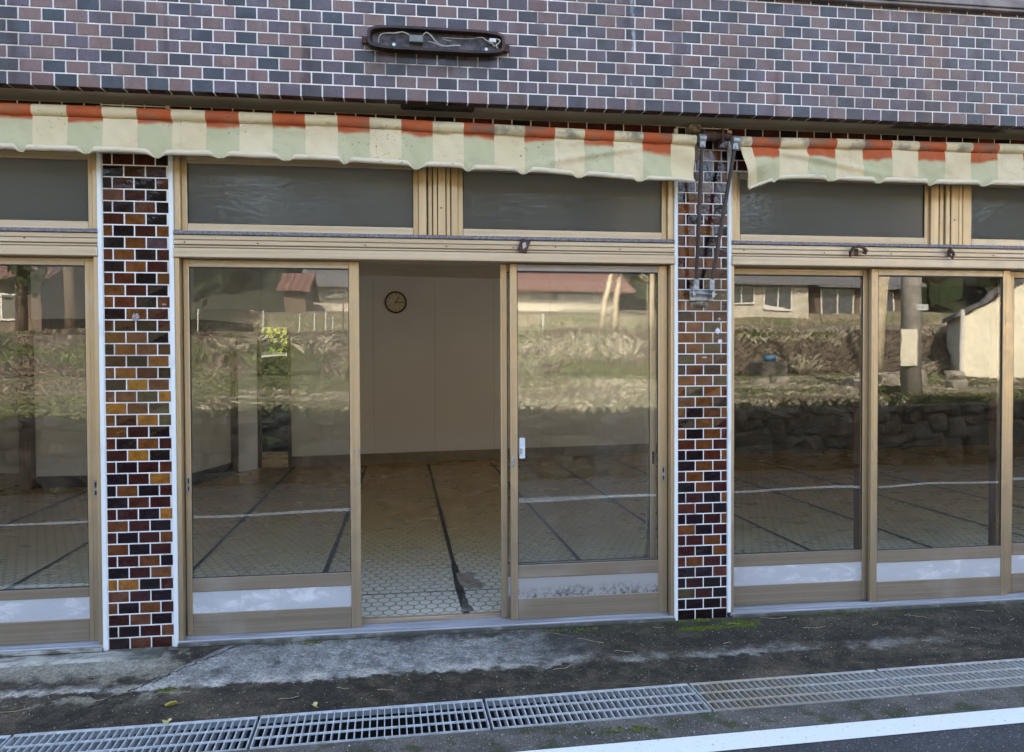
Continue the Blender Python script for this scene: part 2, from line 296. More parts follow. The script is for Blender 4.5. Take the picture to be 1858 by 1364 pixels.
    t=NT('plinth_concrete',.9); n=t.noise(5,6,t.pos((1,2,3)),.7); c=t.mix(t.step(n,.40,.60),(.42,.41,.36),(.13,.125,.10)); P=t.xyz(); c=t.mix(t.math('MULTIPLY',t.step(P[0],-1.7,-1.35),t.step(t.noise(9,5),.3,.55,.3,.95)),c,(.075,.075,.06)); t.base(c); t.nrm(t.bump(t.noise(60,4),.5,.005)); MT['conc']=t.m
    # interior
    t=NT('vinyl_floor',.30,0,.5); P=t.xyz()
    def hexd(ox,oy):
        fx=t.math('SUBTRACT',t.math('FRACT',t.math('ADD',t.math('DIVIDE',P[0],.074),ox)),.5); fy=t.math('SUBTRACT',t.math('FRACT',t.math('ADD',t.math('DIVIDE',P[1],.165),oy)),.5)
        fy=t.math('MULTIPLY',fy,1.732); fx=t.math('ABSOLUTE',fx); fy=t.math('ABSOLUTE',fy)
        return t.math('MAXIMUM',fx,t.math('ADD',t.math('MULTIPLY',fx,.5),t.math('MULTIPLY',fy,.866)))
    d=t.math('MINIMUM',hexd(0,0),hexd(.5,.5)); ln=t.step(d,.40,.46)
    cell=t.mix(t.step(t.noise(2,4),.3,.7),(.60,.53,.34),(.50,.43,.26)); wear=t.step(t.noise(1.7,5,None,.6),.42,.62)
    c=t.mix(t.math('MULTIPLY',ln,t.step(wear,0,1,.95,.55)),cell,(.27,.18,.06)); c=t.mix(t.step(P[1],2.2,.4,0,.85),c,t.mix(ln,(.66,.69,.66),(.36,.28,.12)))  # bluish white near the door is sky reflection put into the colour
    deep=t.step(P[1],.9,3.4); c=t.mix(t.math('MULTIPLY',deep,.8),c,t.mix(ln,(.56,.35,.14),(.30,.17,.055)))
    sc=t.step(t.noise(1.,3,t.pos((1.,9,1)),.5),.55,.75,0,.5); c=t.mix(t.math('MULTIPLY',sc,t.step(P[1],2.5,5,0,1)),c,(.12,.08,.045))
    t.base(c); t.rough(t.step(t.noise(3,4),.3,.7,.22,.42)); t.nrm(t.bump(ln,.25,-.002,t.bump(t.noise(4,1),.05,.01))); MT['vinyl']=t.m
    MT['seam']=simple('floor_tape',(.022,.022,.024),(.07,.07,.07),.5,sc=9)
    MT['patch']=simple('bare_floor_patch',(.36,.30,.23),(.22,.18,.135),.9,sc=30)
    t=NT('wallpaper',.85); P=t.xyz(); s_=t.math('ABSOLUTE',t.math('SUBTRACT',t.math('FRACT',t.math('DIVIDE',t.math('ADD',P[0],.02),.91)),.5))
    c=t.mix(t.step(t.noise(1.2,4),.3,.7),(.86,.85,.88),(.81,.80,.83)); c=t.mix(t.step(s_,.003,.008,.25,0),c,(.2,.17,.13)); t.base(c); MT['wallpaper']=t.m
    MT['plaster']=simple('interior_plaster',(.74,.73,.72),(.66,.65,.63),.85,sc=3)
    MT['plaster_w']=simple('pale_interior_wall',(.86,.88,.90),(.78,.80,.82),.8,sc=2)
    MT['wood_d']=simple('dark_wood',(.10,.05,.025),(.16,.085,.045),.45,sc=1.,stretch=(30,30,2))
    MT['ceil']=simple('ceiling_board',(.80,.77,.72),(.74,.71,.66),.85,sc=4)
    MT['thresh']=simple('worn_wood_threshold',(.42,.32,.22),(.30,.22,.15),.7,sc=1.,stretch=(3,60,60))
    MT['baseb']=simple('baseboard',(.30,.24,.17),(.24,.19,.13),.6)
    MT['dark']=simple('dark_panel',(.045,.040,.036),(.075,.065,.055),.7)
    MT['blue']=simple('blue_plastic',(.03,.16,.28),(.02,.1,.2),.5)
    MT['face']=simple('clock_face',(.75,.70,.50),(.66,.60,.42),.4,sc=20)
    MT['smudge']=simple('dried_plaster',(.40,.36,.36),(.22,.17,.15),.8,sc=90)
    MT['paper']=simple('white_label',(.72,.76,.80),(.6,.63,.66),.6,sc=30)
    # surroundings
    t=NT('field_earth',.95); n=t.noise(.9,6,t.pos((.45,1.5,1)),.65); c=t.mix(t.step(n,.38,.62),(.09,.105,.05),(.215,.19,.135)); c=t.mix(t.step(t.noise(3,5,t.pos((.4,1.8,1))),.5,.66,0,.8),c,(.14,.105,.075)); t.base(c); t.nrm(t.bump(t.noise(6,5),.8,.15)); MT['field']=t.m
    t=NT('wild_grass',.9,0,.2); t.base(t.attr()); MT['grass']=t.m
    t=NT('leafy',.75,0,.25); a=t.attr(); t.base(a)
    tl=t.new('ShaderNodeBsdfTranslucent'); t.l.new(a,tl.inputs[0]); ms=t.new('ShaderNodeMixShader'); ms.inputs[0].default_value=.3; t.l.new(t.p.outputs[0],ms.inputs[1]); t.l.new(tl.outputs[0],ms.inputs[2]); t.l.new(ms.outputs[0],t.out.inputs[0]); MT['leafy']=t.m
    t=NT('boulder',.9); t.base(t.mix(t.step(t.noise(4,6,None,.65),.4,.62),(.035,.034,.030),(.11,.105,.09))); t.nrm(t.bump(t.noise(9,6),1.,.06)); MT['stone']=t.m
    MT['stone_l']=simple('weathered_boulder',(.16,.145,.12),(.30,.275,.23),.95,sc=5,bs=.8,bd=.03,bsc=12)
    MT['hill']=simple('hill_ground',(.012,.018,.008),(.026,.032,.014),.95,sc=.2,bs=.8,bd=1,bsc=.5)
    MT['pole']=simple('pole_concrete',(.42,.40,.36),(.34,.32,.29),.85,sc=4,bs=.2)
    MT['store']=simple('cream_render',(.80,.76,.62),(.72,.68,.54),.85,sc=1.5)
    def roof(name,a,b):
        t=NT(name,.6); P=t.xyz(); w=t.math('SINE',t.math('MULTIPLY',P[0],22.)); t.base(t.mix(t.step(t.noise(6,3),.3,.7),a,b)); t.nrm(t.bump(w,.8,.05)); return t.m
    MT['redroof']=roof('red_roof_tiles',(.15,.075,.06),(.20,.10,.08)); MT['greyroof']=roof('grey_roof_tiles',(.10,.10,.11),(.15,.15,.16))
    MT['hwall']=simple('house_wall',(.48,.45,.38),(.40,.37,.31),.8,sc=.8); MT['hdark']=simple('timber_house_wall',(.10,.075,.055),(.15,.11,.08),.8,sc=1)
    t=NT('house_window',.05,0,.8); t.base((.05,.06,.07)); MT['hglass']=t.m
    MT['hframe']=simple('pale_window_frame',(.6,.6,.58),None,.5)
    MT['bark']=simple('pale_bark',(.50,.43,.31),(.34,.29,.21),.85,sc=3,bs=.6,bsc=12); MT['bark_d']=simple('dark_bark',(.10,.07,.05),(.15,.11,.08),.9,sc=5,bs=.5)
    MT['soil']=simple('retaining_wall_concrete',(.10,.09,.075),(.16,.14,.12),.95,sc=1.5)
build_mats()
def nz(x,y,z=0.): return noise.noise(Vector((x,y,z)))
# ------------------------------------------------------------------ tiles
TC={'K':lin(34,20,25),'D':lin(68,31,27),'R':lin(90,44,28),'O':lin(112,66,33),'Y':lin(158,104,42),'G':lin(78,68,50),'B':lin(108,66,46),'P':lin(92,70,74)}
FC={'P':(.205,.118,.105),'V':(.110,.078,.098),'N':(.038,.042,.055)}
def tile_face(mb,x0,x1,z0,z1,y,col,th=.006,j=.0):
    """one glazed tile with an eased edge, its face at y, body going back th"""
    b=.0022; t=[random.uniform(-1,1)*j for _ in range(4)]
    q=[(x0,z0),(x1,z0),(x1,z1),(x0,z1)]; qi=[(x0+b,z0+b),(x1-b,z0+b),(x1-b,z1-b),(x0+b,z1-b)]
    bk=[(a,y+th,c) for a,c in q]; md=[(a,y+b*.8,c) for a,c in q]; fr=[(p[0],y+t[i],p[1]) for i,p in enumerate(qi)]
    vs=bk+md+fr; fs=[(8,9,10,11)]
    for i in range(4):
        k=(i+1)%4; fs+= [(i,k,4+k,4+i),(4+i,4+k,8+k,8+i)]
    mb.mesh(vs,fs,col)
def vary(c,a=.16):
    k=1+random.uniform(-a,a); return tuple(max(0,q*k*(1+random.uniform(-.05,.05))) for q in c)
PW=.1105; G=.0066; RH=.064
LEFT="DDDK KDDK KDKR BDKK KKRK DOKR OKDO KOPO ROKD KODK DRKO ODKD ORKR KODR DDKD OBKK KOBD DKOO BODK KYBB BBGY YBGK ODYG ODKR RKOD DYKK DKDR KDYD KOKD KRDK DDKY ODKK DKDO OKDK DDOK KDOD YYKD BDKK OKOD DBKK KKDB KBDK".split()
RIGHT="DKDK OKB KDDR OKB DRBK OKD ODKO DOP KODK ODK BKDO OOK RBKD OKD DBOK BKD DKKO OKG OODD KBD RBGO OBD ROGD GBD KRKO OBG OGOR BOK OKRO KOD OKOD ROD KKRO KOR DOKR KOD KDKO RDK KKDO OKD DDOK DKO RODK KKR KDKK GDK KKKD KKK".split()
def pillar_tiles(x0,x1,rows,top):
    """rows listed from the top down, last row stands on the ground"""
    mb=MB(); n=len(rows); z=-.031
    for i,rw in enumerate(reversed(rows)):
        full=(i%2==0); z0=z+i*RH; z1=z0+RH-G
        if z0>top: break
        z1=min(z1,top); xs=[]; x=x0+.004
        if not full: xs.append((x,x+PW*.5-G-.004)); x+=PW*.5-.004
        while x<x1-.01: xs.append((x,min(x+PW-G,x1-.003))); x+=PW
        for k,(a,b) in enumerate(xs):
            if b-a<.006: continue
            ch=rw[min(k,len(rw)-1)]; tile_face(mb,a,b,z0,z1,-.001,vary(TC[ch]),j=.0012)
    zz=z+n*RH
    while zz<top:   # above the listed rows
        x=x0+.004
        while x<x1-.01:
            tile_face(mb,x,min(x+PW-G,x1-.003),zz,min(zz+RH-G,top),-.001,vary(TC[random.choice('KKDDR')]),j=.001); x+=PW
        zz+=RH
    return mb
# ------------------------------------------------------------------ THE SHOP
B=empty('shop_building',(0,0,0)); tag(B,'tiled shop front with sliding aluminium doors below a brick tiled overhang','building')
BX0,BX1=-7.0,13.0
def pillar(x0,x1,rows,lab):
    p=MB(); p.box(x0,x1,.0012,.34,-.06,2.925); o=p.build('tiled_pillar',MT['grout'],B); o['label']=lab
    pillar_tiles(x0,x1,rows,2.918).build('tile_facing',MT['tile'],o)
    return o
pL=pillar(-1.611,-1.270,LEFT,'wider left pillar faced with amber and maroon tiles')
pR=pillar(1.603,1.916,RIGHT,'narrower right pillar faced with glazed brown tiles behind the awning arms')
pFR=pillar(5.95,6.27,RIGHT,'far right tiled pillar'); pFL=pillar(-5.3,-4.96,LEFT,'far left tiled pillar')
for po,a,b in((pL,-1.635,-1.611),(pL,-1.270,-1.246),(pR,1.581,1.603),(pR,1.916,1.938)):
    box('corner_trim',MT['trim'],po,a,b,-.010,.05,-.035 if a<1.6 else .0,2.90,bev=.003)
# smudges and filled holes on the pillars
def disc(mb,x,y,z,r,n=12,th=.002,sq=1.):
    pts=[(x+r*math.cos(2*PI*k/n)*(1+.1*nz(k,x)),y,z+sq*r*math.sin(2*PI*k/n)) for k in range(n)]
    bk=[(p[0],p[1]+th,p[2]) for p in pts]; mb.mesh(pts+bk,[tuple(range(n))]+[(k,(k+1)%n,n+(k+1)%n,n+k) for k in range(n)])
def blotch(x,z,rx,rz_,par,mt='smudge',seed=0):
    m=MB(); n=18; pts=[(x+rx*math.cos(2*PI*k/n)*(1+.5*nz(k*.9,seed)),-.0042,z+rz_*math.sin(2*PI*k/n)*(1+.5*nz(k*.9,seed+5))) for k in range(n)]
    m.mesh(pts+[(p[0],-.001,p[2]) for p in pts],[tuple(range(n))]+[(k,(k+1)%n,n+(k+1)%n,n+k) for k in range(n)]); m.build('plaster_smudge',MT[mt],par)
blotch(-1.447,1.772,.019,.021,pL,seed=1); blotch(-1.300,1.842,.012,.005,pL,seed=2)
blotch(1.853,1.703,.014,.017,pR,'paper',3); blotch(1.868,1.640,.013,.014,pR,'paper',4); blotch(1.862,1.775,.010,.009,pR,'smudge',8); blotch(1.77,1.545,.016,.006,pR,'smudge',9)
# header wall above the openings
hb=MB()
hb.box(BX0,BX1,.012,.30,2.66,2.925)
lint=hb.build('lintel_wall',MT['grout'],B)
for (xa,xb) in((BX0,-1.62),(-1.262,1.595),(1.925,BX1)):
    hb=MB()
    for r in range(4):
        z0=2.668+r*RH; x=xa+(PW/2 if r%2 else 0)-PW*.5
        while x<xb:
            a=max(x,xa);b=min(x+PW-G,xb)
            if b-a>.01: tile_face(hb,a,b,z0,min(z0+RH-G,2.922),.009,vary(TC[random.choice('KDDDRRK')]))  # only dark glazes here, putting the overhang's shade into the tile colour
            x+=PW
    hb.build('tile_facing',MT['tile'],lint)
# overhanging fascia
FY=-.25; FZ0=2.915; FZT=3.575
fm=MB(); fm.box(BX0,BX1,FY+.0028,.0,2.931,FZT); fas=fm.build('tiled_fascia',MT['grout'],B)
fm=MB(); fm.box(BX0,BX1,FY+.003,FY+.064,FZ0+.0006,2.9305); fm.build('edge_grout',MT['grout'],fas)
fm=MB(); fp=.10925; rh=.0638; z=FZ0; r=0; prev=[]
rf_=random.Random(11)
while z<FZT-.005:
    h=.069 if r==0 else rh; x=-.204-fp*60+(fp/2 if r%2 else 0); last=''; last2=''; cur=[]
    while x<BX1:
        if x>BX0:
            c=rf_.choice('PPPPVVVNNN')
            if c==last and rf_.random()<.75: c={'P':'VN','V':'PN','N':'PV'}[c][rf_.random()<.5]
            last=c; col=vary(FC[c],.14)
            z1=min(z+h-.0074,FZT)
            tile_face(fm,x,x+fp-.0074,z,z1,FY,col,j=.0005)
            if r==0: # the corner tile turns under the edge
                q=[(x,FY+.002,z),(x+fp-.0074,FY+.002,z),(x+fp-.0074,FY+.062,z-.001),(x,FY+.062,z-.001)]; qb=[(p[0],p[1],p[2]+.02) for p in q]
                fm.mesh(q+qb,[(0,1,2,3),(0,1,5,4),(1,2,6,5),(2,3,7,6),(3,0,4,7)],tuple(k*.35 for k in vary(TC['D'])))
        x+=fp
    z+=h; r+=1
fm.build('tile_facing',MT['ftile'],fas)
box('soffit',MT['soffit'],B,BX0,BX1,FY+.07,.006,2.918,2.930,bev=0)
vt=MB()
for k in range(21): vt.box(-.008+k*.0185,-.002+k*.0185,-.185,-.125,2.906,2.918)
for k in range(4): vt.box(-.012,.372,-.188+k*.019,-.184+k*.019,2.905,2.917)
vt.box(-.02,.38,-.195,-.118,2.912,2.9175)
v_=vt.build('soffit_vent',MT['vent'],None); tag(v_,'dark rectangular vent grille set in the soffit under the broken lamp','vent')
cp=MB(); cp.box(BX0,BX1,-.285,-.02,3.575,3.592,bev=.003); cp.box(BX0,BX1,-.295,-.275,3.592,3.640,bev=.004); cp.box(BX0,BX1,-.274,-.02,3.592,3.632)
cp.build('coping',MT['coping'],B)
uw=MB(); uw.box(BX0,BX1,-.01,.25,3.633,6.30)
for k in range(20): uw.box(BX0,BX1,-.022,-.010,3.66+k*.13,3.78+k*.13,bev=.004)
uw.build('upper_wall',MT['siding'],B)
for xw in (-4.2,-.6,3.2,7.6):
    f=MB()
    for a in((xw,xw+1.7,4.3,4.35),(xw,xw+1.7,5.45,5.5),(xw,xw+.05,4.35,5.45),(xw+1.65,xw+1.7,4.35,5.45),(xw+.82,xw+.87,4.35,5.45)): f.box(a[0],a[1],-.06,-.023,a[2],a[3],bev=.003)
    fo=f.build('upper_window',MT['alu_v'],B); box('pane',MT['hglass'],fo,xw+.05,xw+1.65,-.035,-.024,4.35,5.45,bev=0)
rf=MB(); rf.box(BX0-.3,BX1+.3,-.15,9.6,6.30,6.42,bev=.01); rf.build('roof',MT['greyroof'],B)
# shell
sh=MB(); sh.box(BX0,BX0+.15,.3,7.0,-.1,3.63); sh.box(BX1-.15,BX1,.3,9.0,-.1,3.63); sh.box(BX0,BX1,.26,9.0,3.0,3.20); sh.build('side_wall',MT['plaster'],B)
sh=MB(); sh.box(BX0,BX1,8.85,9.0,3.21,6.29); sh.box(BX0,BX0+.15,.26,8.84,3.21,6.29); sh.box(BX1-.15,BX1,.26,8.84,3.21,6.29); sh.build('upper_wall',MT['siding'],B)
box('ceiling',MT['ceil'],B,BX0+.16,BX1-.16,.31,8.0,2.80,2.86,bev=0)
# interior floor, seams, wear
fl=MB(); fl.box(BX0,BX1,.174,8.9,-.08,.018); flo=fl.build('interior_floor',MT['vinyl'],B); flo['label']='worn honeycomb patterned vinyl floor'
sm=MB()
for (xa,xb) in((-4.75,-4.7),(-3.72,-3.7),(-2.66,-2.64),(-1.60,-1.53),(-.575,-.585),(.315,.345),(1.23,1.30),(2.2,2.2),(3.16,3.16),(4.17,4.16),(5.2,5.2),(6.2,6.2)):
    n=40; L=[];Rr=[]; sm=MB()
    for i in range(n+1):
        y=.15+(6.9-.15)*i/n; xc=xb+(xa-xb)*i/n; w=.014+.010*abs(nz(y*1.9,xa))+(.008 if .2<y<1.2 else 0); xc+=.006*nz(y*2,xa*3)
        L.append((xc-w,y,.0222)); Rr.append((xc+w,y,.0222))
    for i in range(n): sm.face([L[i],Rr[i],Rr[i+1],L[i+1]])
    sm.build('floor_seam',MT['seam'],flo)
sm=MB()
n=60
for i in range(n):
    x=-2.+4.6*i/n; x2=-2.+4.6*(i+1)/n; y=.62+.004*nz(x*3,0); w=.004+.002*nz(x*5,2)
    sm.face([(x,y-w,.0215),(x2,y-w,.0215),(x2,y+w,.0215),(x,y+w,.0215)])
sm.build('floor_crease',MT['seam'],flo)
pt=MB(); P_=[(.340,1.02),(.37,1.045),(.405,1.03),(.42,1.06),(.455,1.035),(.478,1.0),(.462,.955),(.470,.93),(.452,.905),(.455,.87),(.488,.85),(.492,.79),(.508,.74),(.503,.665),(.47,.645),(.44,.668),(.40,.652),(.375,.69),(.352,.74),(.345,.86)]
pt.face([(x,y,.0225) for x,y in P_]); pt.build('bare_patch',MT['patch'],flo)
pt=MB(); P_=[(.318,.185),(.35,.178),(.395,.19),(.392,.25),(.372,.33),(.376,.42),(.35,.47),(.335,.36),(.328,.27)]
pt.face([(x,y,.0232) for x,y in P_]); pt.build('paint_smear',MT['conc'],flo)
# back wall with doorway, side closet, posts
def wallseg(name,m,p,q,z0,z1,th=.1):
    p=Vector(p);q=Vector(q); d=(q-p).normalized(); nn=Vector((-d.y,d.x))*th
    c=[p,q,q+nn,p+nn]; b=MB(); vs=[(a.x,a.y,z0) for a in c]+[(a.x,a.y,z1) for a in c]
    b.mesh(vs,[(0,1,2,3),(4,5,6,7),(0,1,5,4),(1,2,6,5),(2,3,7,6),(3,0,4,7)]); return b.build(name,m,B)
bk=lambda x:7.10+.14*(x+.67)
w=wallseg('back_wall',MT['wallpaper'],(-1.20,bk(-1.20)),(4.4,bk(4.4)),.0,2.80); w['label']='beige papered back wall with the clock'
wallseg('back_wall',MT['plaster_w'],(-1.64,bk(-1.64)-.03),(-1.19,bk(-1.19)-.03),.0,2.80)
wallseg('baseboard',MT['baseb'],(-1.64,bk(-1.64)-.06),(4.4,bk(4.4)-.06),.018,.168,.05)
wallseg('back_wall',MT['dark'],(4.4,bk(4.4)-.3),(BX1-.16,bk(4.4)+.1),.018,2.80)
wallseg('back_wall',MT['plaster'],(BX0+.16,6.92),(-2.11,6.92),.018,2.80)
wallseg('door_lintel',MT['plaster_w'],(-2.32,6.88),(-1.58,6.93),2.03,2.80)
wallseg('door_jamb',MT['wood_d'],(-1.68,6.86),(-1.64,6.86),.018,2.03,.14)
wallseg('door_jamb',MT['wood_d'],(-2.10,6.90),(-2.06,6.90),.018,2.03,.10)
# closet : front face and deep side face, white upper part over a brown beam
wallseg('closet_wall',MT['plaster'],(-4.42,5.5),(-2.62,5.5),.16,1.86,.06)
wallseg('closet_wall',MT['plaster_w'],(-4.42,5.44),(-2.56,5.44),2.06,2.80,.06)
wallseg('closet_wall',MT['plaster'],(-2.62,5.5),(-2.36,6.5),.16,1.86,.06)
wallseg('closet_wall',MT['plaster_w'],(-2.56,5.44),(-2.05,6.86),2.06,2.80,.06)
wallseg('closet_wall',MT['plaster_w'],(-2.30,6.58),(-2.10,6.86),.0,1.86,.06)
wallseg('closet_beam',MT['wood_d'],(-4.42,5.47),(-2.59,5.47),1.87,2.05,.1); wallseg('closet_beam',MT['wood_d'],(-2.59,5.47),(-2.06,6.86),1.87,2.05,.1)
wallseg('closet_base',MT['dark'],(-4.42,5.53),(-2.60,5.53),.018,.158,.06); wallseg('closet_base',MT['dark'],(-2.60,5.53),(-2.32,6.55),.018,.158,.06)
box('wooden_post',MT['wood_d'],B,-2.37,-2.29,6.44,6.54,.02,2.0)
box('wooden_post',MT['wood_d'],B,-4.56,-4.43,5.40,5.54,.02,2.8)
box('wooden_post',MT['wood_d'],B,2.985,3.045,.33,.40,.02,2.8); box('wooden_post',MT['wood_d'],B,3.99,4.07,.33,.40,.02,2.8)
# ------------------------------------------------------------------ door bays
def frame_rails(parent,x0,x1):
    """header, flashing, sill over one bay"""
    h=MB()
    h.box(x0,x1,-.006,.14,2.196,2.222,bev=.003); h.box(x0,x1,-.012,.14,2.168,2.193,bev=.003); h.box(x0,x1,-.006,.14,2.154,2.165,bev=.002); h.box(x0,x1,-.018,.14,2.098,2.150,bev=.004)
    o=h.build('header_rail',MT['alu_h'],parent); h=MB(); h.box(x0+.001,x1-.001,.004,.13,2.1,2.22); h.build('header_groove',MT['groove'],o)
    for k in range(int((x1-x0)/.4)):
        s=MB(); disc(s,x0+.15+k*.4+random.uniform(-.13,.13),-.0135,2.18+random.choice((-.0,.028))*.3,.0045,8); s.build('screw_hole',MT['black'],o)
    box('flashing',MT['lead'],o,x0,x1,-.016,.14,2.223,2.243,bev=.003)
    s=MB(); s.box(x0,x1,-.012,.010,-.022,-.002,bev=.003); s.box(x0,x1,.010,.172,-.03,-.012,bev=.002); s.box(x0,x1,.052,.058,-.012,.004); s.box(x0,x1,.102,.108,-.012,.004)
    o=s.build('door_sill',MT['sill'],parent); box('sill_front',MT['conc'],o,x0,x1,-.030,-.0125,-.03,-.010,bev=.003); box('threshold',MT['thresh'],o,x0,x1,.128,.1725,-.011,.021,bev=.003)
def uprights(parent,lst,z0,z1,m='alu_v',name='frame_upright'):
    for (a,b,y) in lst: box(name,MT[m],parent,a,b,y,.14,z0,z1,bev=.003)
def door(x0,x1,y,gl,gr,gz0=.325,gz1=2.054,gi=0,kick='kick',side='r',lower='alu_d',top='alu_h'):
    """one sliding leaf: stiles and rails are the door itself"""
    zb=.004; zt=2.094; t=.030; d=MB()
    for (a,b) in((x0,gl),(gr,x1)):
        d.box(a,b,y,y+t,zb,zt,bev=.003)
        d.box(a+(b-a)*.32,a+(b-a)*.38,y-.0015,y+.001,zb+.01,zt-.01)
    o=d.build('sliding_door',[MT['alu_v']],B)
    e=MB(); e.box(gl,gr,y+.003,y+t-.002,gz1,zt-.002,bev=.003); e.build('top_rail',MT[top],o)
    box('middle_rail',MT[lower],o,gl,gr,y+.001,y+t-.002,.248,gz0,bev=.003); box('bottom_rail',MT[lower],o,gl,gr,y+.001,y+t-.002,zb,.128,bev=.003)
    box('kick_plate',MT[kick],o,gl,gr,y+.007,y+t-.006,.128,.248,bev=0)
    g=MB(); g.box(gl+.001,gr-.001,y+.013,y+.018,gz0+.001,gz1-.001); g.build('glass_pane',MT['glass%d'%gi],o)
    g=MB()
    for (a,b,c,dd) in((gl,gl+.004,gz0,gz1),(gr-.004,gr,gz0,gz1),(gl+.004,gr-.004,gz0,gz0+.004),(gl+.004,gr-.004,gz1-.006,gz1)): g.box(a,b,y+.005,y+.012,c,dd)
    g.build('glazing_bead',MT['black'],o)
    return o
def pull(parent,x,z,y,w=.018,h=.095,m='steel'):
    b=MB(); b.box(x-w/2,x-w/2+.004,y-.004,y,z-h/2,z+h/2,bev=.001); b.box(x+w/2-.004,x+w/2,y-.004,y,z-h/2,z+h/2,bev=.001)
    b.box(x-w/2+.004,x+w/2-.004,y-.004,y,z+h/2-.012,z+h/2,bev=.001); b.box(x-w/2+.004,x+w/2-.004,y-.004,y,z-h/2,z-h/2+.012,bev=.001)
    b.box(x-w/2+.004,x+w/2-.004,y-.003,y-.0002,z-.012,z+.006,bev=.001)
    o=b.build('door_pull',MT[m],parent); 
    q=MB(); q.box(x-w/2+.004,x+w/2-.004,y-.0012,y-.0003,z+.006,z+h/2-.012); q.box(x-w/2+.004,x+w/2-.004,y-.0012,y-.0003,z-h/2+.012,z-.012); q.build('pull_recess',MT['black'],parent)
Y1,Y2=.045,.088
# bay 1 (centre)
bay=[]
frame_rails(B,-1.246,1.581)
uprights(B,[(-1.246,-1.222,-.004),(1.562,1.581,-.004)],-.004,2.098,'alu_v')
dL=door(-1.214,-.263,Y1,-1.184,-.319,gi=0); dL['label']='sliding door left of the open doorway'
pull(dL,-1.199,.85,Y1); 
box('door_catch',MT['steel'],dL,-.272,-.262,Y1-.006,Y1,1.00,1.035); box('door_catch',MT['steel'],dL,-.30,-.294,Y1-.004,Y1,1.01,1.03,bev=.001)
dR=door(.603,1.556,Y1,.645,1.500,gi=1,kick='kick2',top='alu_grey'); dR['label']='sliding door right of the open doorway with a stained kick plate'
pull(dR,1.531,.846,Y1)
c_=MB(); c_.box(.604,.626,Y1-.004,Y1,.905,.965,bev=.003); disc(c_,.615,Y1-.012,.94,.008,14,.009); disc(c_,.615,Y1-.012,.918,.005,12,.009); c_.build('cylinder_lock',MT['steel'],dR)
c_=MB(); c_.box(.655,.688,Y1-.001,Y1+.011,.955,1.075,bev=.001); c_.build('latch_label',MT['paper'],dR); c_=MB(); c_.box(.650,.672,Y1-.004,Y1-.0015,.982,1.015,bev=.001); c_.build('latch',MT['steel'],dR)
dM=door(.552,1.500,Y2,.590,1.462,gi=5); dM['label']='sliding door pushed open behind the right hand door'
c_=MB(); c_.box(1.474,1.489,Y2-.003,Y2,.90,.975,bev=.001); c_.build('door_pull',MT['black'],dM)
# bay 2 (right)
frame_rails(B,1.938,5.95)
uprights(B,[(1.938,1.958,-.004),(5.92,5.95,-.004)],-.004,2.098)
d1=door(1.958,2.900,Y2,1.992,2.852,gi=2); d1['label']='sliding door just right of the right pillar'
d2=door(2.881,3.841,Y1,2.926,3.790,gi=3); d2['label']='second sliding door right of the right pillar'
d3=door(3.86,4.83,Y2,3.905,4.785,gi=4); d4=door(4.81,5.78,Y1,4.855,5.725,gi=0)
c_=MB(); c_.box(2.889,2.898,Y1-.003,Y1,.975,1.0,bev=.001); c_.build('door_catch',MT['steel'],d2)
# bay 0 (left)
frame_rails(B,-4.96,-1.635)
uprights(B,[(-1.658,-1.635,-.004),(-4.96,-4.93,-.004)],-.004,2.098)
d0=door(-2.66,-1.660,Y1,-2.60,-1.722,gz0=.30,gi=5); d0['label']='sliding door left of the wider left pillar'
pull(d0,-1.680,.84,Y1)
door(-3.64,-2.68,Y2,-3.59,-2.74,gi=2); door(-4.60,-3.62,Y1,-4.55,-3.68,gi=3)
# transom windows
def transom(x0,x1,y=.03):
    z0,z1=2.243,2.66; o=box('transom_window',MT['alu_h'],B,x0-.0005,x1+.0005,y,y+.04,z0,2.291,bev=.003); box('top_rail',MT['alu_h'],o,x0-.0005,x1+.0005,y,y+.04,2.62,z1,bev=.003)
    box('glass_pane',MT['frost'],o,x0,x1,y+.014,y+.022,2.291,2.62,bev=0)
    box('window_stile',MT['alu_v'],o,x0-.030,x0,y,y+.04,z0,z1,bev=.003); box('window_stile',MT['alu_v'],o,x1,x1+.030,y,y+.04,z0,z1,bev=.003)
    f=MB(); f.box(x0,x0+.004,y+.008,y+.013,2.291,2.62); f.box(x1-.004,x1,y+.008,y+.013,2.291,2.62); f.box(x0+.004,x1-.004,y+.008,y+.013,2.291,2.295); f.build('glazing_bead',MT['black'],o)
    return o
def mull(x0,x1,y=-.002):
    w=(x1-x0); f=MB(); edges=[0,.20,.24,.345,.365,.47,.49,.68,.70,.80,.825,1.0]; yy=[.012,None,.018,None,.004,None,.0,None,.006,None,.012]
    for i in range(11):
        if yy[i] is None: continue
        f.box(x0+w*edges[i],x0+w*edges[i+1],yy[i],.10,2.244,2.66,bev=.003)
    o=f.build('mullion',MT['alu_v'],B); f=MB(); f.box(x0+.002,x1-.002,.03,.09,2.246,2.655); f.build('mullion_groove',MT['groove'],o)
    f=MB(); disc(f,x0+w*.57,-.0015,2.40,.005,8); f.build('screw_hole',MT['black'],o)
transom(-1.184,.046); transom(.330,1.517); mull(.076,.300)
transom(2.009,3.228); transom(3.551,4.75); mull(3.258,3.521)
transom(-2.96,-1.694); transom(-4.6,-3.25); 
mull(-3.22,-2.99)
for a,b in((-1.246,-1.214),(1.547,1.581),(1.938,1.979),(-1.664,-1.635),(4.78,5.95)): box('transom_jamb',MT['alu_v'],B,a,b,.004,.10,2.244,2.66,bev=.004)
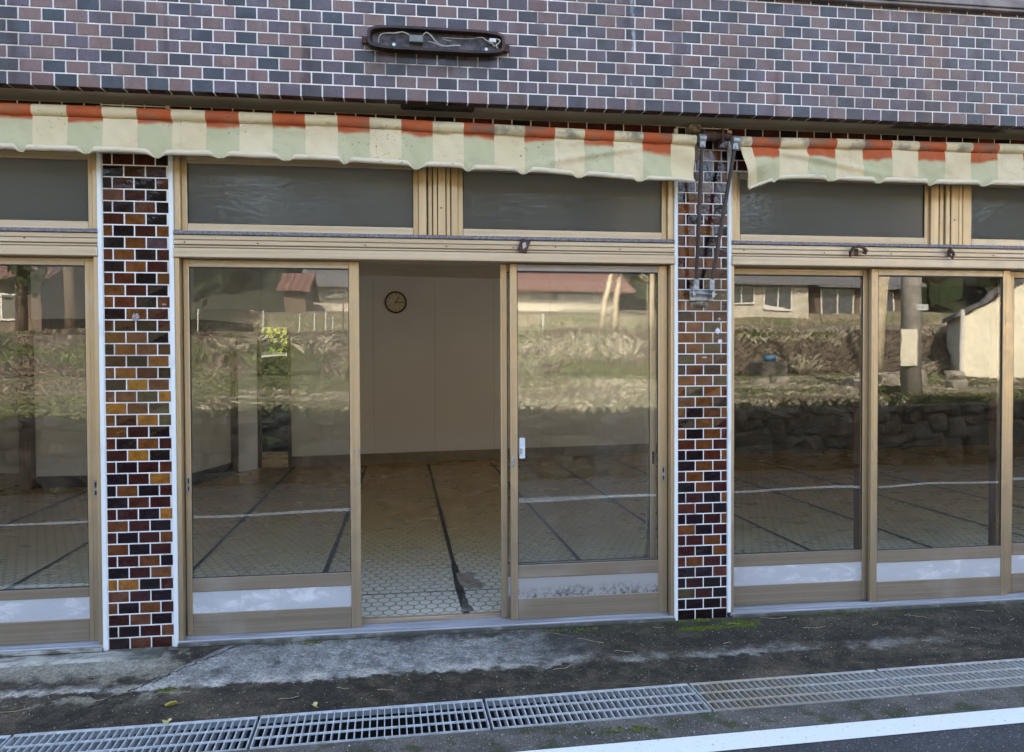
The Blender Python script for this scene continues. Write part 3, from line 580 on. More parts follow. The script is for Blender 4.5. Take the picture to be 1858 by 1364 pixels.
# plinth ledge
lg=MB(); lg.box(BX0,-1.30,-.125,.0,-.14,-.034,bev=.02); lg.box(-1.30,BX1,-.030,.0,-.14,-.030,bev=.008); lg.box(BX0,BX1,.0,.14,-.14,-.031)
lg.build('plinth',MT['conc'],B)
# ------------------------------------------------------------------ header hooks
def hook(loc,pts,r,lab,n=7):
    o=MB(); o.tube([(p[0],p[1],p[2]) for p in pts],r,n); o.box(-.012,.012,-.004,.0,-.022,.018,bev=.001)
    ob=o.build('metal_hook',MT['rust'],None); ob.location=loc; tag(ob,lab,'hook','bent hooks left on the door header'); return ob
e=MB(); M_=Matrix.Rotation(.35,4,'Y'); e.box(-.026,.026,-.012,-.004,-.038,.038,bev=.002,M=M_); e.box(-.030,-.018,-.02,-.0,-.035,.02,bev=.002,M=M_)
h0=e.build('torn_plate',MT['rust'],None); h0.location=(.677,-.018,2.189); tag(h0,'bent dark metal plate with silver scrap on the header above the doorway','bracket')
e=MB(); e.face([(-.008,-.0135,-.02),(.012,-.0135,-.005),(.006,-.0135,.022),(-.012,-.0135,.012)]); e.build('silver_scrap',MT['steel'],h0)
a1=[(-.045,-.01,-.03),(-.052,-.022,-.005),(-.035,-.03,.022),(-.005,-.034,.028),(.03,-.03,.02),(.052,-.024,.002),(.045,-.026,-.012),(.025,-.024,-.006)]
hook((2.735,-.018,2.188),a1,[.007,.011,.010,.009,.010,.012,.010,.006],'broken curved bracket on the header right of the right pillar')
a2=[(0,-.006,.032),(-.008,-.02,.02),(.004,-.028,.0),(.014,-.024,-.012),(.004,-.02,-.03),(.012,-.018,-.036)]
hook((3.357,-.018,2.190),a2,[.007,.010,.011,.009,.009,.006],'small bent hook on the header below the right hand mullion')
# ------------------------------------------------------------------ awnings
def awning(name,x0,x1,ccol,u0,per,lab,lcut,rcut,dips,zend_l,zend_r,zt=2.862):
    A=empty(name,((x0+x1)/2 if x1<2 else x0,-.12,2.83)); tag(A,lab,'awning','striped canvas awnings')
    off=A.location.copy(); nu=int((x1-x0)/.011); prof=46
    dr=random.Random(int(u0*100)); dd=[(d+dr.uniform(-.012,.012),dr.uniform(.020,.040),dr.uniform(.55,1.5)) for d in dips]
    def gap(x):
        g=0
        for d,w_,_k in dd: g=max(g,math.exp(-((x-d)/(w_*1.05))**4))
        return g
    def fn(a,b):
        x=x0+(x1-x0)*a; el=max(0,1-(x-x0)/.35) if lcut else 0; er=max(0,1-(x1-x)/.40) if rcut else 0
        r=.029+.002*nz(x*3,1)+.005*nz(x*9,5)*max(0,nz(x*.7,3)+.4); ztx=zt-.003-.031*max(0,(x+.4)/2.06) if x1<2 else zt+.009*(x-1.93); cz=ztx-r+.003*nz(x*1.7,8)
        sag=.004*nz(x*1.3,7)
        yc=-.12
        zb=2.614-.029*max(0,(x+.6)) if x1<2 else 2.585
        zb+=.006*nz(x*2.3,4)
        if er: zb+= (zend_r-zb)*max(0,er*1.3-.3)**1.3
        if el: zb+= (zend_l-zb)*max(0,el*1.5-.5)**1.3
        g=gap(x); zb-=max(.010*k_*math.exp(-((x-d+.006*k_)/(w_*.8))**2) for d,w_,k_ in dd)*(1-max(el,er)*.5); zb+=.009*nz(x*2.1,14)+.004*nz(x*6,17)
        # profile: round the roll (b<.4), short tuck, long drop, curl
        if b<.38:
            q=R(150)-R(285)*(b/.38)      # from the back over the top to below the front
            y=yc+ -r*math.cos(PI-q)*-1 if False else yc+r*math.cos(q); z=cz+r*math.sin(q)
            q2=R(40)+R(235)*(b/.38)      # front is -y
            y=yc+r*math.cos(q2); z=cz+r*math.sin(q2)
        else:
            t=(b-.38)/.62; z0=cz+r*math.sin(R(275)); y0=yc+r*math.cos(R(275))-.001
            lip=.001+.008*max(0,nz(x*5,9))
            if t<.12: s=t/.12; z=z0-.004*s; y=y0-lip*math.sin(s*PI/2)-.004*s
            else:
                s=(t-.12)/.88; rc=.0150*(1-g)**.6*(1-.45*max(el,er)); cur=.74
                yv=y0-lip-.004-.010*math.sin(s*PI*.8)
                if s<cur:
                    k=s/cur; z=z0-.004-(z0-.004-(zb+rc))*k
                    yv+= .009*nz(x*7,z*6)+.014*nz(x*2.2,z*3+3)+.006*nz(x*16+z*9,z*5)
                    if er>0: yv+= .030*er*math.sin((x*9+z*26))*k*(1-k*.3)
                    if el>0: yv+= .030*el*math.sin((x*-10+z*28))*k
                    if x1<2 and x>.55: yv-=.026*math.exp(-((z-(2.815-(1.66-x)*.20))/.020)**2)*min(1,(x-.55)*2)*min(1,k*4)*(1-k*.5)
                    if x1>2 and x<3.1: yv-=.026*math.exp(-((z-(2.80-(x-1.95)*.19))/.020)**2)*min(1,(3.1-x)*1.6)*min(1,k*4)*(1-k*.5)
                    y=yv
                else:
                    k=(s-cur)/(1-cur); q=R(180)+R(255)*k   # hem curls forward and up
                    yv2=y0-lip-.004-.010*math.sin(cur*PI*.8)+.007*nz(x*7,(zb+rc)*6)+.010*nz(x*2.2,(zb+rc)*3+3)
                    if er>0: yv2+=.030*er*math.sin((x*9+(zb+rc)*26))*.7
                    if el>0: yv2+=.030*el*math.sin((x*-10+(zb+rc)*28))
                    y=yv2-rc-rc*math.cos(q); z=zb+rc+rc*math.sin(q)
                    y=yv2-rc+rc*math.cos(q+PI)*1.0 ; z=zb+rc-abs(rc)*math.sin(k*R(255))
        xx=x
        if b>.38:
            t=(b-.38)/.62
            if el: xx+= .070*min(1,t*1.25)*max(0,1-(x-x0)/.25) if lcut else 0
            if er: xx-= .012*min(1,t*1.2)*max(0,1-(x1-x)/.2)
        return (xx-off.x,y-off.y,z-off.z)
    def uvf(a,b):
        x=x0+(x1-x0)*a; L=.150*b/.38 if b<.38 else .150*1.0+(b-.38)/.62*.33
        # arc length measured from the roll top
        return (x, (b/.38)*.115-.02 if b<.38 else .095+(b-.38)/.62*.25)
    mb=grid(fn,nu,prof,uvf)
    c=mb.build('canvas',ccol,A,smooth=True,fixn=False)
    md=c.modifiers.new('thick','SOLIDIFY'); md.thickness=.0016
    sm=MB(); k=0
    xs=[q for q in ([-1.17,-.155,.86] if x1<2 else [2.625,3.62,4.6]) if x0<q<x1]
    for q in xs:
        a=(q-x0)/(x1-x0); pts=[Vector(fn(a,b))+Vector((0,-.0015,0)) for b in [j/46*.9 for j in range(10,46)]]
        for i in range(len(pts)-1): sm.face([pts[i]+Vector((-.0022,0,0)),pts[i]+Vector((.0022,0,0)),pts[i+1]+Vector((.0022,0,0)),pts[i+1]+Vector((-.0022,0,0))])
    sm.build('seam',MT['stitch'],A)
    rb=MB(); zq=lambda x:(zt-.036-.031*max(0,(x+.4)/2.06)) if x1<2 else zt-.034+.009*(x-1.93)
    rb.tube([(x-off.x,0,zq(x)-off.z) for x in ([x0+.03,-.4,x1-.01] if x1<2 else [x0+.03,x1-.01])],.014,12); rb.build('front_bar',MT['galv'],A)
    return A,off
A1,o1=awning('long_awning',-6.6,1.665,MT['canvas1'],-1.724,.3413,'long faded orange green and cream striped awning rolled up over the open doorway',False,True,[-1.953-.341*k for k in range(12,0,-1)]+[-1.953,-1.621,-1.281,-.975,-.629,-.31,.067,.337,.671,.974,1.322],2.6,2.548)
A2,o2=awning('short_awning',1.928,5.9,MT['canvas2'],2.001,.3535,'right hand striped awning rolled up with its loose corner hanging down beside the pillar',True,False,[2.146,2.503,2.81,3.152,3.501,3.86,4.2,4.56,4.9,5.25,5.6],2.525,2.6,zt=2.832)
def arm(A,off,pts,side):
    m=MB(); 
    a,b=Vector(pts[0])-off,Vector(pts[1])-off; d=(b-a).normalized()
    # flat bar pair
    m.tube([a,a+(b-a)*.5,b],[.0115,.0125,.0115],8); o=m.build('folding_arm',MT['arm'],A)
    m=MB(); m.tube([a+Vector((-.022*side,0,.035)),a+Vector((.018*side,0,.035))],.027,14); m.box(a.x-.016,a.x+.016,a.y-.018,a.y+.018,a.z-.02,a.z+.03,bev=.004)
    m.tube([a+Vector((0,-.024,-.004)),a+Vector((0,.02,-.004))],.008,8); m.build('elbow_joint',MT['galv'],o)
    m=MB(); m.tube([b+Vector((0,-.018,0)),b+Vector((0,.022,0))],.012,10); m.box(b.x-.014,b.x+.014,b.y-.012,b.y+.012,b.z-.05,b.z+.02,bev=.003); m.build('pivot_joint',MT['galv'],o)
arm(A1,o1,((1.705,-.125,2.775),(1.690,-.075,1.985)),1)
arm(A2,o2,((1.905,-.125,2.770),(1.785,-.075,1.985)),-1)
wb=MB(); wb.box(1.672,1.806,-.030,-.006,1.880,1.945,bev=.003); wb.box(1.672,1.690,-.075,-.028,1.905,1.965,bev=.003); wb.box(1.790,1.806,-.075,-.028,1.895,1.960,bev=.003); wb.tube([(1.66,-.06,1.925),(1.82,-.06,1.915)],.007,8)
for q in(1.72,1.76): wb.tube([(q,-.034,1.91),(q,-.028,1.91)],.008,8)
wbo=wb.build('arm_bracket',MT['galv'],None); tag(wbo,'galvanised wall bracket where both awning arms end on the right pillar','bracket')
for k in range(1):
    g=grid(lambda a,b:(1.68+.115*a+.008*nz(b*4,1),-.004-.026*math.sin(PI*min(1,a*1.0))*math.sin(PI*b)-.004*nz(a*6,b*6),1.845+.05*b+.006*nz(a*5,2)),14,8); g.build('mortar_patch',MT['mortar'],wbo,smooth=True)
mp=MB(); mp.box(1.652,1.728,-.055,-.003,2.865,2.918,bev=.006); mp.box(1.65,1.73,-.014,-.003,2.71,2.82,bev=.006)
mpo=mp.build('mounting_block',MT['mortar'],None); tag(mpo,'crusty mortar block behind the end of the long awning','mounting block')
rt=MB(); rt.tube([(1.735,-.085,2.838),(1.80,-.085,2.838),(1.80,-.085,2.838),(1.895,-.085,2.838)],[.03,.03,.024,.022],12); rt.box(1.72,1.735,-.11,-.01,2.80,2.875,bev=.003); rt.box(1.83,1.842,-.12,-.01,2.795,2.88,bev=.003)
rto=rt.build('awning_roller',MT['rust'],None); tag(rto,'rusty roller stub in the gap between the two awnings','roller')
# ------------------------------------------------------------------ broken sign lamp
L=empty('broken_lamp',(.172,-.252,3.222)); tag(L,'sooty burnt out strip lamp housing with loose wires on the tiled fascia','lamp')
def lampshape(w,h,x0=0,z0=0):
    pts=[]; 
    for k in range(40):
        q=2*PI*k/40; cx,cz=math.cos(q),math.sin(q); e=.28
        pts.append((x0+w*math.copysign(abs(cx)**e,cx),z0+h*math.copysign(abs(cz)**.45,cz)*(1-.06*abs(cx))+.004*(1 if cz>0 else 0)))
    return pts
m=MB(); o_=lampshape(.362,.060); i_=lampshape(.347,.047); i2=lampshape(.337,.044); n=40
vs=[(x,0,z) for x,z in o_]+[(x,-.055,z) for x,z in o_]+[(x,-.055,z) for x,z in i_]+[(x,-.012,z) for x,z in i2]
fs=[]
for k in range(n):
    j=(k+1)%n
    for a in(0,1,2): fs.append((a*n+k,a*n+j,(a+1)*n+j,(a+1)*n+k))
m.mesh(vs,fs); m.build('housing',MT['housing'],L)
m=MB(); m.mesh([(x,-.012,z) for x,z in i2],[tuple(range(n))]); m.build('back_plate',MT['ash'],L)
m=MB(); m.box(-.145,-.072,-.045,-.013,-.014,.024,bev=.003); m.build('ballast',MT['box'],L)
m=MB()
def wire(pts,r=.0028):
    P=[Vector(p) for p in pts]; out=[]
    for i in range(len(P)-1):
        p0=P[max(i-1,0)];p1=P[i];p2=P[i+1];p3=P[min(i+2,len(P)-1)]
        for s in range(5):
            t=s/5; out.append(.5*((2*p1)+(-p0+p2)*t+(2*p0-5*p1+4*p2-p3)*t*t+(-p0+3*p1-3*p2+p3)*t**3))
    out.append(P[-1]); m.tube(out,r,6)
wire([(-.305,-.03,-.022),(-.300,-.045,.004),(-.275,-.05,.02),(-.22,-.045,.026),(-.18,-.04,.036),(-.145,-.035,.026)])
wire([(-.075,-.035,.024),(-.055,-.05,.036),(-.03,-.055,.018),(.0,-.06,-.018),(.04,-.065,-.036),(.09,-.06,-.028),(.125,-.055,-.025)])
wire([(-.045,-.04,-.006),(-.015,-.05,-.016),(.02,-.06,-.034),(.05,-.06,-.033)],.0024)
wire([(.03,-.03,.022),(.1,-.035,.02),(.18,-.035,.022),(.24,-.04,.03),(.26,-.045,.015),(.285,-.055,.0),(.305,-.06,-.022)],.0020)
wire([(.315,-.045,.025),(.335,-.055,.012),(.325,-.06,-.006),(.312,-.065,-.018),(.322,-.065,-.034)],.0030)
wire([(.03,-.03,.016),(.06,-.04,.004),(.075,-.05,.0)],.002)
m.build('loose_wire',MT['wire'],L)
m=MB(); m.box(.278,.315,-.05,-.02,.004,.026,bev=.004); m.build('connector',MT['trim'],L)
for q in(-.225,.265):
    m=MB(); disc(m,q,-.0165,-.021,.0085,14,.004); m.build('screw',MT['steel'],L)
box('mounting_lug',MT['rust'],L,-.392,-.36,-.02,-.0,-.024,.014,bev=.004); box('mounting_lug',MT['rust'],L,.358,.392,-.02,0,-.03,.008,bev=.004)
# ------------------------------------------------------------------ clock and interior bits
CK=empty('wall_clock',(-.15,bk(-.15)-.004,2.41),math.atan(.14)); CK.scale=(1.55,1.,1.55); tag(CK,'round gold rimmed clock on the beige back wall seen through the open doorway','clock')
m=MB(); n=40; prof=[(.104,0),(.106,-.02),(.100,-.030),(.092,-.026),(.090,-.014)]
vs=[(r*math.cos(2*PI*k/n),y,r*math.sin(2*PI*k/n)) for r,y in prof for k in range(n)]
m.mesh(vs,[(a*n+k,a*n+(k+1)%n,(a+1)*n+(k+1)%n,(a+1)*n+k) for a in range(4) for k in range(n)]); m.build('rim',MT['rust'],CK,smooth=True)
m=MB(); m.mesh([(.091*math.cos(2*PI*k/n),-.015,.091*math.sin(2*PI*k/n)) for k in range(n)],[tuple(range(n))]); fc=m.build('clock_face',MT['face'],CK)
for h in range(1,13):
    q=R(90-30*h); text('numeral',str(h),.026,MT['black'],fc,(.073*math.cos(q),-.0165,.073*math.sin(q)),(R(90),0,0))
m=MB(); 
for q,l,w in((R(60),.060,.0035),(R(-3),.070,.003)):
    M_=Matrix.Rotation(-q,4,'Y'); m.box(-.01,l,-.020,-.018,-w,w,M=M_)
m.build('clock_hand',MT['black'],CK)
st=MB(); st.tube([(1.50,.32,.03),(1.535,.30,1.0),(1.60,.26,2.1)],.012,8); so=st.build('wooden_stick',MT['straw'],None); tag(so,'thin wooden stick leaning inside behind the door right of the doorway','stick')
st=MB(); st.face([(-1.93,1.72,.024),(-1.86,1.66,.024),(-1.78,1.72,.034),(-1.74,1.82,.024),(-1.85,1.80,.028),(-1.92,1.84,.03)]); so=st.build('plastic_scrap',MT['blue'],None); tag(so,'crumpled blue plastic scrap on the floor inside the leftmost door','scrap')
# curtain cord seen high in the room
m=MB(); m.tube([(-1.02,2.0,2.8),(-1.02,2.0,2.46),(-1.015,1.99,2.40),(-1.03,1.99,2.385)],.006,6); co=m.build('hanging_cord',MT['dark'],None); tag(co,'dark cord hanging from the ceiling behind the left hand door','cord')
# ------------------------------------------------------------------ ground in front
def gy(x): return -.755+.0256*x      # building side of the drain
def gy2(x): return -1.060+.0246*x
def apz(x,y):
    t=min(1,max(0,(y-gy(x))/(-.04-gy(x)))); z=-.104+.062*(t**1.2)+(.008*t if x>-1.25 else 0)+.004*nz(x*3,y*5)+.002*nz(x*14,y*14)
    if x>.5: z+=.006*min(1,(x-.5))*t
    return z
gm=MB(); grid(lambda a,b:((lambda x:(x,(gy(x)-.004)+(-.02-(gy(x)-.004))*b,apz(x,(gy(x)-.004)+(-.02-(gy(x)-.004))*b)))(-7+20*a)),400,26,mb=gm)
ap=gm.build('pavement',MT['apron'],None,smooth=True); tag(ap,kind='structure')
gm=MB(); grid(lambda a,b:((lambda x:(x,-1.26+.0263*x+(gy2(x)+.0+1.26-.0263*x)*b,-.104+.003*nz(x*6,b*3)*(1-b)*b*4))(-7+20*a)),300,8,mb=gm); o=gm.build('road_edge',MT['gravel_edge'],None,smooth=True); tag(o,kind='structure')
gm=MB(); grid(lambda a,b:((lambda x:(x,-7.9+(-1.26+.0263*x+7.9)*b,-.104-.002*b*(1-b)))(-30+75*a)),150,10,mb=gm); o=gm.build('road',MT['road'],None,smooth=True); tag(o,kind='structure')
for nm,f0,f1,xa,xb in(('road_line',lambda x:-1.276+.0263*x,lambda x:-1.417+.0290*x,-8,13),('road_line',lambda x:-4.05-.075*x if x<2 else -4.20-.0*x-.085*(x-2),lambda x:-4.19-.075*x if x<2 else -4.34-.085*(x-2),-12,20)):
    gm=MB(); grid(lambda a,b:((lambda x:(x,f0(x)+(f1(x)-f0(x))*b,-.0995))(xa+(xb-xa)*a)),120,1,mb=gm); o=gm.build(nm,MT['paint'],None); tag(o,kind='structure')
ch=MB()
def chq(fa,za,fb,zb):
    grid(lambda a,b:((lambda x:(x,fa(x)+(fb(x)-fa(x))*b,za+(zb-za)*b))(-7+20*a)),20,1,mb=ch)
chq(lambda x:gy(x)-.004,-.106,lambda x:gy(x)-.006,-.50); grid(lambda a,b:((lambda x:(x,(gy(x)-.006)+((gy2(x)+.006)-(gy(x)-.006))*b,-.50+.33*min(1,max(0,(x-.9)/.7))+.02*nz(x*6,b*2)))(-7+20*a)),160,4,mb=ch); chq(lambda x:gy2(x)+.006,-.50,lambda x:gy2(x)+.001,-.106)
o=ch.build('drain_channel',MT['channel'],None); tag(o,kind='structure')
# drain gratings
def grating():
    root=empty('drain_grating'); Ln=1.03; W=.297
    m=MB(); m.box(.004,Ln-.004,-.022,-.002,-.004,.002,bev=.0006); m.box(.004,Ln-.004,-.004,-.0012,-.036,-.0045); m.box(.004,Ln-.004,-W,-W+.003,-.030,.001); m.box(.004,.009,-W+.004,-.017,-.030,.001); m.box(Ln-.009,Ln-.004,-W+.004,-.017,-.030,.001)
    m.build('frame',MT['grating'],root)
    m=MB()
    for k in range(1,31):
        x=.009+k*(Ln-.018)/31; m.box(x-.0024,x+.0024,-W+.004,-.023,-.044,-.001)
    m.build('bearing_bars',MT['grating'],root)
    m=MB()
    for y in(-.115,-.212): m.box(.010,Ln-.010,y-.0032,y+.0032,-.006,.0022)
    m.build('cross_rod',MT['grating'],root); return root
G0=grating(); labs=['drain grating at the far left edge of the picture','drain grating in front of the left pillar, next to the yellow leaves','drain grating in front of the open doorway','drain grating in front of the door right of the doorway','rust tinted drain grating just right of the right pillar','drain grating before the second door right of the right pillar','rightmost drain grating in the row']
for k,lb in enumerate(labs):
    x=-2.745+k*1.0352
    if k==0: g=G0
    else:
        g=G0.copy(); COL.objects.link(g)
        for c in list(G0.children): d=c.copy(); COL.objects.link(d); d.parent=g
    g.location=(x,gy(x)-.005,-.098+(.004 if k==4 else 0)*0); g.rotation_euler=(0,random.uniform(-.002,.002),math.atan(.0252)); tag(g,lb,'grating','steel gratings over the roadside drain')
# small litter
def leafmesh(sx,sy,curl,notch=True):
    m=MB(); n=14; ctr=(0,0,.004); pts=[]
    for k in range(n):
        q=2*PI*k/n; r=1-.25*math.cos(q)*(1 if notch else 0)+.06*math.sin(5*q)
        if notch and abs(q-PI)<.3: r*=.75
        pts.append((sx*r*math.cos(q),sy*r*math.sin(q),.004+curl*abs(math.sin(q))*sy*3+.002*math.sin(3*q)))
    for k in range(n): m.face([ctr,pts[k],pts[(k+1)%n]])
    m.tube([(sx*.9,0,.005),(sx*1.7,.004,.008)],.0012,5); return m
for (x,y,rz,sx,sy,cu,mt,lb) in((-.44,-.71,-1.0,.020,.017,.25,'leaf','small pale yellow leaf lying before the drain near the doorway'),(-1.08,-.785,-1.3,.024,.020,.2,'leaf','large pale yellow leaf at the drain edge below the left pillar'),(-1.10,-.63,.5,.030,.011,.5,'leaf2','long curled yellow brown leaf on the pavement below the left pillar')):
    o=leafmesh(sx,sy,cu).build('fallen_leaf',MT[mt],None,smooth=False); o.location=(x,y,apz(x,y)+.002); o.rotation_euler=(0,0,rz); tag(o,lb,'leaf','fallen leaves on the pavement')
spots=[(.28,-.12),(.05,-.22),(.50,-.27),(.83,-.11),(1.12,-.34),(.95,-.18),(1.42,-.10),(1.88,-.10),(2.3,-.2),(2.72,-.22),(3.0,-.12),(3.3,-.3),(2.9,-.42),(-.35,-.55),(-.15,-.6),(.75,-.5),(-1.5,-.55),(-1.9,-.6),(-1.2,-.5),(1.75,-.33),(3.6,-.25),(3.5,-.1),(2.1,-.05),(-.62,-.63)]
for i,(x,y) in enumerate(spots):
    n=8; l=random.uniform(.05,.17); c=random.uniform(-2.2,2.2); a0=random.uniform(-.5,.5); pts=[]; px,py,q=0,0,a0
    for k in range(n+1): pts.append((px,py,.004+.002*math.sin(k))); px+=math.cos(q)*l/n; py+=math.sin(q)*l/n; q+=c*.06
    m=MB(); m.tube(pts,.0016,5); o=m.build('straw_blade',MT['straw'],None); o.location=(x,y,apz(x,y)+.001)
    tag(o,'thin dry straw lying loose on the dark pavement before the shop','straw','dry straws scattered on the pavement')
pb=MB()
for k in range(2200):
    x=random.uniform(-2.3,4.4); y=random.uniform(gy(x)+.01,-.08) if k%3 else random.uniform(-1.25+.026*x,gy2(x)-.01); r=random.choice((.0014,.002,.0028,.0048 if k%9==0 else .0024)); z=apz(x,y) if y>gy(x) else -.1
    vs=[(x+r*random.uniform(.6,1.3)*a,y+r*random.uniform(.6,1.3)*b,z+r*c*.8+r*.5) for a,b,c in((1,0,0),(-1,0,0),(0,1,0),(0,-1,0),(0,0,1),(0,0,-1))]
    cc=random.choice(((.4,.38,.34),(.5,.49,.46),(.25,.22,.18),(.6,.58,.5))); pb.mesh(vs,[(0,2,4),(2,1,4),(1,3,4),(3,0,4),(2,0,5),(1,2,5),(3,1,5),(0,3,5)],cc)
o=pb.build('grit',MT['grass'],None); tag(o,'pale grit and small chips scattered over the pavement and road edge','grit',kind='stuff')
ms=MB()
def mossat(cx,cy,rx,ry,n):
    for k in range(n):
        a=random.uniform(0,2*PI); r=random.random()**.6; x=cx+rx*r*math.cos(a); y=cy+ry*r*math.sin(a)
        if nz(x*14,y*22)<-.12 or y>-.022: continue
        z=apz(x,y); s=random.uniform(.004,.010)*(1.25-r); h=random.uniform(.4,1.6)*s; c=vary((.06+.045*random.random(),.105,.016),.5)
        ms.mesh([(x-s,y-s*.6,z-.001),(x+s,y-s*.5,z-.001),(x,y+s,z-.001),(x+random.uniform(-.3,.3)*s,y,z+h)],[(0,1,3),(1,2,3),(2,0,3)],c)
mossat(1.93,-.10,.15,.045,1500); mossat(1.70,-.135,.17,.035,1200); mossat(1.72,-.035,.16,.02,700); mossat(2.05,-.11,.16,.03,260); mossat(-1.17,-.46,.05,.03,260); mossat(.95,-.07,.25,.03,260); mossat(2.6,-.04,.3,.02,200); mossat(1.0,-1.14,.5,.05,260); mossat(-.55,-.05,.3,.02,100)
o=ms.build('moss',MT['grass'],None); tag(o,'green moss clumps growing at the foot of the right pillar','moss',kind='stuff')
# ------------------------------------------------------------------ ACROSS THE ROAD (seen in the glass)
def wly(x): return -5.85-.02*x-(.12*(x-4) if x>4 else 0)
def ter(x,d):   # d metres from the shop front
    pr=[(5.6,.70),(8,.80),(15.2,1.12),(17.4,2.25),(26,2.50),(27.3,3.65),(42,4.1),(60,9),(100,25),(140,34)]
    z=pr[0][1]
    for (a,za),(b,zb) in zip(pr,pr[1:]):
        if d>=a: z=za+(zb-za)*min(1,(d-a)/(b-a))
    z+=.05*nz(x*.5,d*.5)+ (.03*nz(x*2,d*2))
    if x>6 and 14<d<20: z+=.0
    if d>45: z+=(d-45)*.12*nz(x*.02,d*.02,4)
    if d>55:
        k=x/d; z-=min(1,(d-55)/40)*d*sum(w*math.exp(-((k-c)/q)**2) for c,q,w in((-.19,.035,.055),(.47,.06,.05),(.66,.03,.05),(.86,.05,.06)))
    return z
gm=MB(); grid(lambda a,b:((lambda x,d:(x,-d,ter(x,d)))(-30+70*a,5.72+(.02*max(-15,min(20,-30+70*a)))+(.12*max(0,min(26,-30+70*a)-4))+.15+(44-5.9-(.02*max(-15,min(20,-30+70*a)))-(.12*max(0,min(26,-30+70*a)-4)))*b**1.2)),180,110,mb=gm)
o=gm.build('field_ground',MT['field'],None,smooth=True); tag(o,kind='structure')
gm=MB(); grid(lambda a,b:((lambda x,d:(x,-d,ter(x,d)-.02))(-140+300*a,43+97*b)),60,30,mb=gm)
o=gm.build('hill',MT['hill'],None,smooth=True); tag(o,kind='structure')
gm=MB(); gm.face([(-300,-300,-.6),(300,-300,-.6),(300,300,-.6),(-300,300,-.6)]); o=gm.build('ground',MT['field'],None); tag(o,kind='structure')
# rubble retaining wall
import bmesh
def ico(sub=2):
    bm=bmesh.new(); bmesh.ops.create_icosphere(bm,subdivisions=sub,radius=1); vs=[v.co.copy() for v in bm.verts]; fs=[tuple(v.index for v in f.verts) for f in bm.faces]; bm.free(); return vs,fs
IV,IF=ico(2)
def hull(sd,n=22):
    r_=random.Random(sd); bm=bmesh.new()
    for k in range(n):
        v=Vector((r_.gauss(0,1),r_.gauss(0,1),r_.gauss(0,1))).normalized(); e=.45; bm.verts.new((math.copysign(abs(v.x)**e,v.x),math.copysign(abs(v.y)**.7,v.y),math.copysign(abs(v.z)**e,v.z)))
    bmesh.ops.convex_hull(bm,input=bm.verts[:]); bmesh.ops.delete(bm,geom=[v for v in bm.verts if not v.link_faces],context='VERTS')
    bmesh.ops.bevel(bm,geom=bm.edges[:],offset=.07,segments=1,affect='EDGES'); bm.verts.index_update(); vs=[v.co.copy() for v in bm.verts]; fs=[tuple(v.index for v in f.verts) for f in bm.faces]; bm.free(); return vs,fs
HL=[hull(k) for k in range(24)]
sw=MB(); x=-15.
while x<26:
    z=-.12
    while z<.74:
        w=random.uniform(.13,.34); h=min(random.uniform(.09,.22),max(.06,(.80-z)/2)); sd=random.random()*50
        cx=x+random.uniform(-.06,.06); cy=wly(cx)-.10
        hv,hf=random.choice(HL); an=random.uniform(-.35,.35); fl=random.choice((-1,1)); vs=[]
        for v in hv:
            X,Z=v.x*w*fl,v.z*h; vs.append((cx+X*math.cos(an)-Z*math.sin(an),cy+v.y*random.uniform(.13,.14),z+h+X*math.sin(an)*.6+Z*math.cos(an)))
        sw.mesh(vs,hf); z+=h*random.uniform(1.45,1.9)
    x+=random.uniform(.26,.42)
sw_=sw.build('stone_wall',MT['stone'],None,smooth=False); tag(sw_,'rough rubble stone retaining wall along the far side of the road','stone wall')
bw=MB(); grid(lambda a,b:((lambda x:(x,wly(x)-.16,-.15+.88*b))(-30+56*a)),40,1,mb=bw); bw.build('wall_backing',MT['dark'],sw_)
# grasses
gb=MB()
def blade(x,y,z,h,w,col,lean=.5):
    a=random.uniform(0,2*PI); dx,dy=math.cos(a)*w,math.sin(a)*w; l=random.uniform(-lean,lean)*h; l2=random.uniform(-lean,lean)*h
    gb.mesh([(x-dx,y-dy,z-.03),(x+dx,y+dy,z-.03),(x+l*.5+dx*.6,y+l2*.5+dy*.6,z+h*.6),(x+l*1.3,y+l2*1.3,z+h*(.85))],[(0,1,2),(0,2,3)],col)
DRY=[(.28,.255,.195),(.23,.21,.16),(.38,.355,.28)]; GRN=[(.105,.125,.055),(.135,.155,.07),(.08,.095,.045)]; GRY=[(.20,.20,.14),(.16,.17,.11),(.25,.235,.17)]; BRN=[(.15,.125,.10),(.19,.155,.12),(.115,.10,.08)]
for k in range(40000):
    x=random.uniform(-9,19); d=6.1+.12*max(0,x-4)+random.random()**1.2*9.4; g=nz(x*.22,d*1.3,2); left=x<-3.2
    pal=GRN if (g>.16 or d>13.3 or (left and g>-.25)) else (DRY if g>-.22 else BRN)
    blade(x,-d,ter(x,d),random.uniform(.015,.07),.006+.006*random.random(),vary(random.choice(pal),.25),2.2)
for k in range(75000):
    x=random.uniform(-11,19); d=random.uniform(15.0,18.6); g=nz(x*.5,d*.9,5); tuft=nz(x*1.6,d*.6,9)
    if x>6.5: pal=BRN if g>-.25 else (GRN if g<-.4 else DRY)
    elif x<-5: pal=GRN if g>-.1 else BRN
    elif 16.1<d<16.9 and tuft>-.05: pal=DRY
    elif d>17.2: pal=BRN if g>.1 else GRY
    else: pal=GRN if g<-.05 else (BRN if g<.2 else GRY)
    h_=random.uniform(.08,.26)*(1.6 if (pal is DRY and random.random()<.5) else 1.)
    blade(x,-d,ter(x,d),h_,.006+.006*random.random(),vary(random.choice(pal),.28),.9)
